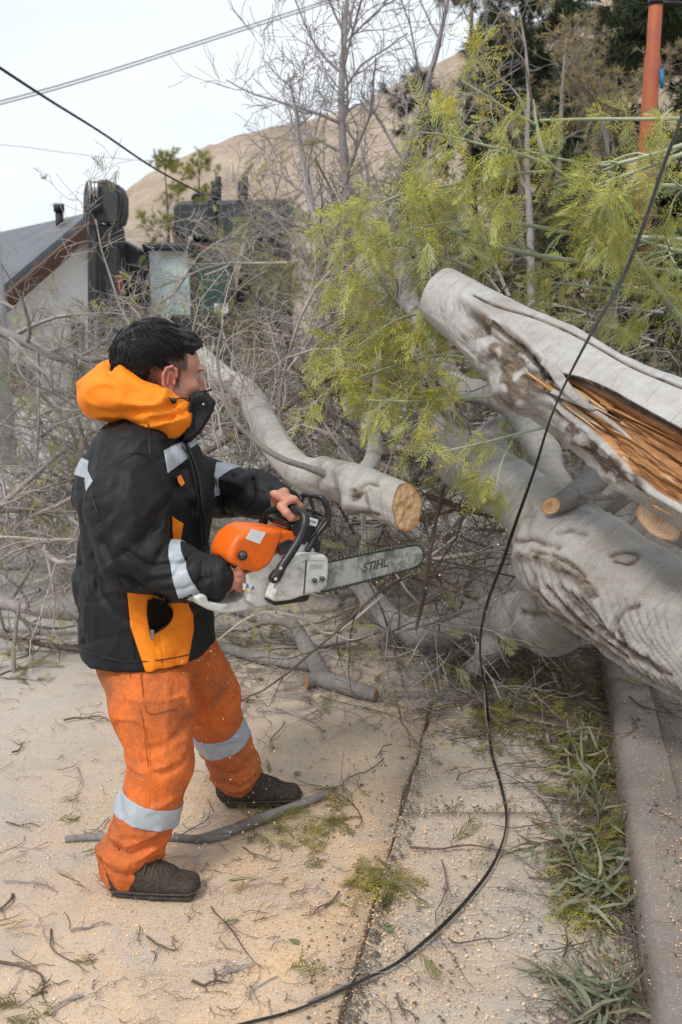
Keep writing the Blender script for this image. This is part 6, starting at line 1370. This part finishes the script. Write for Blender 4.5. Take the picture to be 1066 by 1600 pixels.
# ---------------------------------------------------------------- the green acacia sprays
def spray(L, label, k1=9, l1=.26, leaves=3, lsc=(.6, 1.05), rac=.3, stem=t_green, drop=.45, k2=3, group=None, mat_=None):
    k1 = max(5, int(k1*.72)); P = smoothpath(PP(L), 22); path = P[None, :, :3]; rad = P[None, :, 3]; T_ = empty('acacia_branch', path[0, 0], label, 'branch', group); sp = Soup(); twigs(sp, path, rad, 8)
    c1, r1 = sprout(path, rad, k1, l1, .75, 7, .16, (-.02, 0, -.03), .12, .6, .35); r1 = np.maximum(r1, .0013); twigs(sp, c1, r1, 5); c1 = c1[:]; c2, r2 = sprout(c1, r1, k2, l1*.5, .6, 5, .16, (0, 0, -.05), .3, .7, .4); r2 = np.maximum(r2, .0009); twigs(sp, c2, r2, 4); sp.build('stem', stem, T_)
    tw = np.concatenate([c2]); s2 = Soup(); p, d = along(tw, max(1, leaves-1), .3); w_ = fr.random(len(p)) < 1.1; leafset(s2, p[w_], d[w_], feathers, lsc, drop, .45); p, d = along(c1, max(2, leaves-1), .35); leafset(s2, p, d, feathers, lsc, drop, .45); s2.build('foliage', mat_ or l_aca, T_, False)
    s3 = Soup(); p, d = along(tw, 4, .3); w_ = fr.random(len(p)) < rac; 
    if w_.any(): leafset(s3, p[w_], d[w_], racemes, (.8, 1.3), .1, .4)
    p, d = along(c1, 6, .3); w_ = fr.random(len(p)) < rac; leafset(s3, p[w_], d[w_], racemes, (.8, 1.3), .1, .4); b_ = s3.build('flower_buds', l_yel, T_, False)
    if b_: b_['kind'] = 'stuff'
    return T_
SP = [
 ([(1110, 560, 4.1, .018), (1010, 430, 3.9, .013), (973, 370, 3.85, .012), (933, 320, 3.8, .011), (893, 282, 3.75, .010), (853, 250, 3.7, .008), (838, 190, 3.7, .006), (833, 155, 3.7, .004)], 'long pale green stem crossing diagonally up through the sprays', 7, .2, 2, .3),
 ([(833, 170, 3.7, .005), (820, 100, 3.7, .0035), (803, 75, 3.72, .003), (775, 20, 3.75, .0015)], 'thin reddish leafless shoot pointing up out of the sprays', 2, .06, 0, 0),
 ([(853, 255, 3.7, .007), (810, 240, 3.65, .006), (768, 230, 3.6, .005), (700, 212, 3.55, .0035), (645, 205, 3.5, .002)], 'spray with yellow buds hanging highest on the left', 12, .26, 3, .55),
 ([(838, 195, 3.7, .006), (800, 175, 3.62, .005), (760, 150, 3.6, .004), (720, 125, 3.6, .002)], 'yellowish spray reaching the highest, in front of the pale hill', 8, .2, 2, .9),
 ([(868, 268, 3.75, .007), (820, 270, 3.7, .006), (773, 275, 3.65, .006), (700, 290, 3.6, .005), (633, 302, 3.5, .004), (578, 325, 3.45, .002)], 'spray drooping on a level pale stem at the left of the green mass', 13, .25, 3, .45),
 ([(1130, 385, 4.1, .010), (1040, 372, 4.0, .009), (928, 370, 3.9, .009), (813, 350, 3.75, .007), (728, 345, 3.6, .005), (650, 355, 3.5, .003)], 'spray on a level stem above the cut end of the torn trunk', 15, .24, 3, .35),
 ([(1120, 430, 4.2, .014), (1040, 424, 4.1, .012), (968, 415, 4.0, .010), (900, 408, 3.9, .010), (833, 398, 3.8, .009), (733, 372, 3.65, .007), (673, 340, 3.6, .005), (600, 300, 3.5, .003)], 'spray on a thick pale stem rising leftwards over the trunk end', 13, .24, 3, .35),
 ([(1120, 184, 4.1, .009), (1010, 186, 4.0, .007), (930, 186, 3.9, .006), (843, 188, 3.8, .004)], 'nearly leafless level stem high beside the orange post', 4, .12, 1, .5),
 ([(1130, 205, 3.9, .010), (1040, 235, 3.8, .008), (948, 258, 3.8, .007), (883, 250, 3.75, .005), (820, 235, 3.7, .003)], 'spray with feathery leaves below the level leafless stem', 12, .24, 3, .5),
 ([(1100, 230, 3.6, .009), (1040, 250, 3.55, .008), (1000, 265, 3.5, .006), (930, 290, 3.5, .004)], 'dense green spray with yellow buds at the right edge near the cable', 12, .24, 3, .45),
 ([(1100, 300, 3.7, .009), (1040, 290, 3.65, .008), (985, 300, 3.6, .006), (915, 330, 3.5, .003)], 'feathery spray crossed by the black cable at the right', 13, .24, 3, .3),
 ([(1110, 400, 3.9, .010), (1030, 385, 3.8, .008), (960, 360, 3.7, .006), (900, 345, 3.6, .004)], 'spray behind the cable under the orange post', 12, .22, 3, .3),
 ([(640, 500, 3.8, .008), (610, 460, 3.6, .007), (585, 420, 3.5, .005), (560, 370, 3.45, .003)], 'bright spray left of the cut trunk end', 13, .22, 3, .55),
 ([(740, 420, 3.7, .007), (690, 400, 3.6, .006), (640, 385, 3.5, .005), (570, 380, 3.45, .003)], 'bright spray just above the cut trunk end', 14, .24, 3, .5),
 ([(720, 500, 3.8, .006), (670, 490, 3.6, .005), (620, 500, 3.5, .004), (560, 540, 3.4, .002)], 'drooping spray left of the torn trunk, over the pale limb', 13, .22, 3, .55),
 ([(740, 560, 3.8, .006), (680, 555, 3.6, .005), (620, 570, 3.45, .004), (530, 600, 3.35, .002)], 'low spray reaching left over the sawn limb', 14, .20, 3, .55),
 ([(783, 617, 3.6, .006), (720, 622, 3.5, .005), (640, 627, 3.4, .004), (570, 625, 3.35, .002)], 'low drooping spray on a pale green stem under the torn trunk', 14, .18, 3, .5),
 ([(850, 668, 3.45, .006), (800, 680, 3.4, .005), (750, 693, 3.35, .004), (674, 707, 3.3, .003), (620, 700, 3.3, .002)], 'thin pale stem with hanging leaves below the torn trunk', 9, .15, 2, .35),
 ([(800, 690, 3.4, .004), (785, 720, 3.35, .003), (775, 760, 3.3, .002)], 'small bright green sprig hanging over the lower trunk fork', 6, .10, 3, .0),
 ([(1100, 470, 4.2, .008), (1020, 460, 4.1, .007), (940, 450, 4.0, .006), (850, 440, 3.9, .004)], 'spray just above the top of the torn trunk at the right', 14, .22, 3, .3),
]
for i, (L, lab, k1, l1, lv, rac) in enumerate(SP):
    spray(L, lab, k1, l1, lv, rac=rac) if lv else named(L, t_brown, lab, [(3, .06, .6)], name='bare_shoot')
for i in range(13):        # the duller mass of leafy branches further back
    px = fr.uniform(600, 1130); py = fr.uniform(420, 620)+(60 if px < 700 else 0); Y = fr.uniform(4.4, 6.2); dx = fr.uniform(-1, .3)
    a = at(px, py, Y); d = np.array([dx, fr.uniform(-.4, .4), fr.uniform(-.2, .5)]); e = a+unit(d)*.7; L = np.array([a, (a+e)/2+[0, 0, .05], e]); 
    q = [(*proj(p[None])[0], p[1], r) for p, r in zip(L, (.009, .007, .003))]
    spray(q, 'dull green leafy branch in the mass behind the bright sprays', 10, .28, 3, (.8, 1.2), .12, t_grey, .4, 2, 'dull green branches behind the bright sprays', l_dull)
# ================================================================ what lies on the ground
GX = lambda px, py: gd(px, py, 0)
def zat(P):      # height of the paving at a point
    k = np.array([LK(y) for y in P[:, 1]]); return np.where(P[:, 0] > k+.06, .121, np.where(P[:, 0] > k, .06, 0.))
def groundpts(n, xr, yr, f=None):
    o = []
    while len(o) < n:
        px, py = fr.uniform(*xr), fr.uniform(*yr)
        if f is None or fr.random() < f(px, py): p = gd(px, py, 0); o.append(p)
    return np.array(o)
# sawdust chips
chip = MB('sawdust chips', .9, .2); a_ = nd(chip.nt, 'ShaderNodeAttribute'); a_.attribute_name = 'st'; sx = nd(chip.nt, 'ShaderNodeSeparateXYZ'); chip.L(a_.outputs['Vector'], sx.inputs[0]); chip.color(chip.mix(sx.outputs[0], (.80, .60, .40), (.66, .36, .15))); chip = chip.m
def flake(): 
    v = np.array([[-.5, -.3, 0], [.4, -.35, .12], [.55, .25, 0], [-.35, .3, .2]]); return v, [np.array([[0, 1, 2, 3]])]
flk = flake()
dens = lambda px, py: math.exp(-((px-430)/330)**2-((py-1330)/230)**2)*.9+.13
P = groundpts(38000, (-20, 1080), (1010, 1610), dens); P[:, 2] = zat(P)+.0025
s = Soup(); X = unit(fr.normal(0, 1, (len(P), 3))*[1, 1, .25]); stamp(s, flk, P, X, unit(fr.normal(0, .35, (len(P), 3))+[0, 0, 1]), fr.gamma(2.6, .0009, len(P))+.0008); tag(s.build('sawdust', chip, None, False), kind='stuff')
# chips in the air round the cut and on the trousers' lee side
A0 = np.vstack([np.array([at(*q) for q in zip(fr.normal(640, 55, 240), fr.normal(840, 90, 240), fr.uniform(2.75, 3.3, 240))]), np.array([at(*q) for q in zip(fr.normal(330, 60, 330), fr.uniform(1010, 1330, 330), fr.uniform(2.3, 2.75, 330))]), np.array([at(*q) for q in zip(fr.normal(770, 60, 160), fr.normal(880, 60, 160), fr.uniform(2.8, 3.2, 160))])])
A0 = A0[A0[:, 2] > .03]; s = Soup(); stamp(s, flk, A0, fr.normal(0, 1, (len(A0), 3)), fr.normal(0, 1, (len(A0), 3)), fr.gamma(3., .0007, len(A0))+.0009); tag(s.build('flying_sawdust', chip, None, False), kind='stuff')
# grit and bark crumbs, gathered in the joint and gutter
def jointd(px, py):
    x = 680-.27*(py-1080); k = 945+.127*(py-1090); c = abs(py-1262) if x < px < k else 99
    return max(math.exp(-((px-x-10)/16)**2), math.exp(-((px-k+22)/30)**2)*.8, math.exp(-(c/7)**2)*.7, .06)
m_grit = simple('dark bark crumbs', (.07, .055, .042), (.18, .15, .12), 200, .9, kind='World')
P = groundpts(7000, (480, 1080), (1010, 1610), jointd); P[:, 2] = zat(P)+.002; s = Soup(); v, f = octa(np.zeros(3), 1.); v = np.array(v)*[1, .8, .45]; v[:, 2] += .2
stamp(s, (v, [np.array(f)]), P, fr.normal(0, 1, (len(P), 3))*[1, 1, .1], np.tile([0, 0, 1.], (len(P), 1)), fr.gamma(2.2, .0010, len(P))+.0007); tag(s.build('grit', m_grit, None, False), kind='stuff')
# small twig litter nobody could count
def litter(n, xr, yr, L, r, name, m_, f=None, k=2):
    P = groundpts(n, xr, yr, f); a = fr.uniform(0, 2*np.pi, n); D = np.stack([np.cos(a), np.sin(a), 0*a], -1); s = Soup(); W = walk(P, D, fr.uniform(*L, n), 6, .28, (0, 0, 0)); W[..., 2] = .004+fr.random((n, 1))*.006+np.abs(fr.normal(0, .003, (n, 6))); W[..., 2] += zat(W[:, 0])[:, None]
    Rr = fr.uniform(*r, (n, 1))*np.linspace(1, .5, 6)[None]; twigs(s, W, Rr, 4); c, rr = sprout(W, Rr, k, L[1]*.3, .7, 4, .2, (0, 0, 0), .2, .7, .4, flat=1); c[..., 2] = np.maximum(c[..., 2], .003); twigs(s, c, np.maximum(rr, .0006), 3); return tag(s.build(name, m_), kind='stuff')
litter(330, (-30, 1080), (1010, 1610), (.02, .10), (.0007, .0018), 'twig_litter', t_brown)
litter(130, (-30, 1080), (1010, 1610), (.03, .15), (.0008, .0020), 'twig_litter', t_grey)
kerbf = lambda px, py: math.exp(-((px-(905+.10*(py-1200)))/30)**2)*(1 if py > 1150 else .5)*max(.06, (.45+.75*math.sin(py*.027+2.2)))
under = lambda px, py: math.exp(-((px-850)/120)**2-((py-1080)/70)**2)+.9*math.exp(-((px-925)/40)**2-((py-1180)/110)**2)
litter(650, (560, 1080), (1000, 1300), (.08, .34), (.0012, .0032), 'twig_litter', t_brown, under, 3)
litter(220, (800, 1020), (1150, 1610), (.05, .25), (.0010, .0026), 'twig_litter', t_brown, kerbf, 3)
litter(300, (330, 860), (1000, 1110), (.08, .34), (.0012, .0030), 'twig_litter', t_grey, None, 3)
# leaf litter along the kerb and under the trunk
P = groundpts(380, (780, 1030), (1150, 1610), kerbf); P[:, 2] = zat(P)*0+fr.uniform(.006, .05, len(P)); s = Soup(); leafset(s, P, fr.normal(0, 1, (len(P), 3))*[1, 1, .25], blades, (.7, 1.35), .02, .1); tag(s.build('leaf_litter', l_euc, None, False), kind='stuff')
P = groundpts(200, (640, 1060), (1000, 1260), under); P[:, 2] = fr.uniform(.006, .05, len(P)); s = Soup(); leafset(s, P, fr.normal(0, 1, (len(P), 3))*[1, 1, .2], blades, (.6, 1.2), .02, .1); tag(s.build('leaf_litter', l_euc, None, False), kind='stuff')
l_deb = leaf_mat('wilted olive leaves', (.15, .16, .04), (.27, .24, .06), (.34, .27, .06))
P = np.vstack([groundpts(420, (640, 1060), (1000, 1260), under), groundpts(170, (780, 1000), (1150, 1500), kerbf), groundpts(60, (-20, 1000), (1010, 1600)), groundpts(60, (400, 560), (1240, 1330)), groundpts(14, (0, 90), (1565, 1600)), groundpts(30, (550, 620), (1370, 1400)), groundpts(16, (760, 800), (1110, 1140)), groundpts(26, (0, 110), (1010, 1070)), groundpts(120, (340, 700), (985, 1050))])
P[:, 2] = fr.uniform(.006, .03, len(P)); s = Soup(); leafset(s, P, fr.normal(0, 1, (len(P), 3))*[1, 1, .2], feathers, (.5, 1.0), .02, .15); tag(s.build('leaf_litter', l_deb, None, False), kind='stuff')
P = np.vstack([groundpts(260, (640, 1060), (1010, 1260), under), groundpts(80, (860, 960), (1350, 1460)), groundpts(30, (560, 610), (1375, 1405)), groundpts(30, (420, 540), (1250, 1320))]); P[:, 2] = .012; s = Soup(); leafset(s, P, fr.normal(0, 1, (len(P), 3))*[1, 1, .15], racemes, (.5, 1.), .0, .1); tag(s.build('bud_litter', l_yel, None, False), kind='stuff')
# a mat of long leaves still on their twigs at the kerb foot: one spray each
for i, (x, y, a) in enumerate(((935, 1290, 70), (900, 1310, 200), (925, 1390, 120), (950, 1430, 40), (955, 1560, 150), (985, 1575, 330), (930, 1240, 60))):
    p = gd(x, y, .012); P_ = walk(p[None], np.array([[math.cos(R(a)), math.sin(R(a)), .12]]), np.array([.22]), 8, .12, (0, 0, -.02)); P_[..., 2] = np.maximum(P_[..., 2], .01); s = Soup(); twigs(s, P_, np.linspace(.0022, .0008, 8)[None], 5)
    o = s.build('leafy_sprig', t_brown); tag(o, 'sprig of long narrow grey green leaves lying in the gutter by the kerb', 'sprig', 'sprigs of long narrow leaves along the kerb'); q, d = along(P_, 17, .1); s = Soup(); leafset(s, q, d, blades, (.8, 1.25), .0, .55); s.build('foliage', l_euc, o, False)
# single twigs one can point at
TW = [((20, 1400), (34, 1450)), ((5, 1382), (75, 1395)), ((0, 1510), (155, 1500)), ((80, 1455), (95, 1540)), ((110, 1460), (170, 1440)), ((230, 1470), (285, 1492)), ((330, 1420), (410, 1525)), ((345, 1530), (365, 1500)), ((560, 1300), (640, 1200)),
 ((500, 1090), (660, 1145)), ((430, 1110), (560, 1140)), ((690, 1350), (760, 1530)), ((700, 1470), (755, 1540)), ((790, 1330), (880, 1440)), ((640, 1330), (790, 1335)), ((600, 1420), (625, 1370)), ((480, 1570), (600, 1510)), ((620, 1560), (660, 1600)), ((560, 1530), (555, 1480)), ((840, 1250), (910, 1260)),
 ((100, 1130), (180, 1110)), ((20, 1180), (80, 1160)), ((120, 1200), (150, 1260)), ((10, 1290), (60, 1300)), ((250, 1320), (370, 1290)), ((170, 1280), (140, 1330)), ((600, 1190), (560, 1240)), ((380, 1330), (440, 1345)), ((810, 1120), (930, 1180)), ((700, 1160), (800, 1150)), ((620, 1100), (660, 1180)), ((720, 1230), (850, 1240)), ((950, 1290), (1060, 1340)), ((980, 1140), (1050, 1190)), ((1000, 1500), (1060, 1520)), ((880, 1500), (900, 1440)), ((300, 1540), (345, 1560)), ((130, 1560), (60, 1580)), ((445, 1130), (425, 1190)), ((530, 1400), (500, 1440))]
for i, (a, c) in enumerate(TW):
    p, q = gd(*a), gd(*c); L = np.linalg.norm(q-p); W = walk(p[None], (q-p)[None], np.array([L*1.05]), 12, .13, (0, 0, 0)); W[..., 2] = .005+np.abs(np.sin(np.linspace(0, 5, 12)+i))*.008; W[..., 2] += zat(W[0])[None]
    Rr = np.linspace(1, .4, 12)[None]*fr.uniform(.0022, .0042); s = Soup(); twigs(s, W, Rr, 6); cc, rr = sprout(W, Rr, 5, L*.35, .6, 6, .2, (0, 0, 0), .2, .6, .3, flat=1); cc[..., 2] = np.maximum(cc[..., 2], .004); twigs(s, cc, np.maximum(rr, .0008), 4)
    tag(s.build('fallen_twig', (t_brown, t_grey, t_brown)[i % 3]), 'small crooked dead twig lying flat on the concrete', 'twig', 'small dead twigs scattered on the concrete')
# pale bent twigs by the near boot
named([(322, 1318, 2.66, .0035), (300, 1350, 2.60, .0035), (290, 1385, 2.50, .003), (305, 1420, 2.42, .002)], t_pale, 'pale bent twig arching over the near boot', [(3, .12, .6)], name='fallen_twig')
named([(300, 1340, 2.58, .003), (318, 1375, 2.50, .003), (340, 1410, 2.42, .0025), (352, 1440, 2.38, .002)], t_pale, 'pale straight twig in front of the near boot toe', [(3, .10, .6)], name='fallen_twig')
# small round green leaves
for i, (x, y) in enumerate(((458, 1208), (605, 1455), (465, 1475), (412, 1060))):
    s = Soup(); p = gd(x, y, .006)[None]; bl = tpl_blade(fr, .05, .036, .1); stamp(s, bl, p, np.array([[math.cos(i), math.sin(i), .1]]), np.array([[0, .1, 1.]]), np.array([fr.uniform(.5, .8)])); tag(s.build('green_leaf', simple('broad green leaf', (.10, .16, .05), (.17, .22, .09)), None), 'single broad green leaf lying on the concrete', 'leaf', 'single broad green leaves on the concrete')
# the black cable hanging down in front of the trunks and over the road
cp_ = [(1190, -300, 2.9), (1120, 40, 2.75), (1066, 182, 2.72), (1036, 262, 2.70), (1010, 340, 2.68), (975, 430, 2.66), (930, 510, 2.64), (888, 590, 2.64), (860, 655, 2.66), (835, 735, 2.75), (805, 820, 2.90), (785, 880, 3.00), (764, 935, 3.08), (752, 985, 3.14), (751, 1030, 3.22), (759, 1080, 3.32)]
P = [at(*q) for q in cp_]+[gd(x, y, .011) for x, y in ((764, 1130), (768, 1175), (782, 1225), (791, 1270), (787, 1310), (768, 1355), (735, 1400), (700, 1438), (665, 1470), (620, 1505), (570, 1530), (510, 1558), (450, 1582), (380, 1600), (300, 1625), (120, 1700), (-200, 1800))]
Q_ = smoothpath(np.array(P), 260); Tq, Nq, Bq = frames(Q_); s = Soup(); ph = np.linspace(0, 60, 260); off = (Nq*np.cos(ph*.25)[:, None]+Bq*np.sin(ph*.25)[:, None])*.0026
s.tube(Q_+off, .0027, 8, caps=True); s.tube(Q_-off, .0027, 8, caps=True); V_ = s.build('hanging_cable', m_cab); tag(V_, 'black twin cable hanging down over the torn trunk and curling across the road', 'cable')
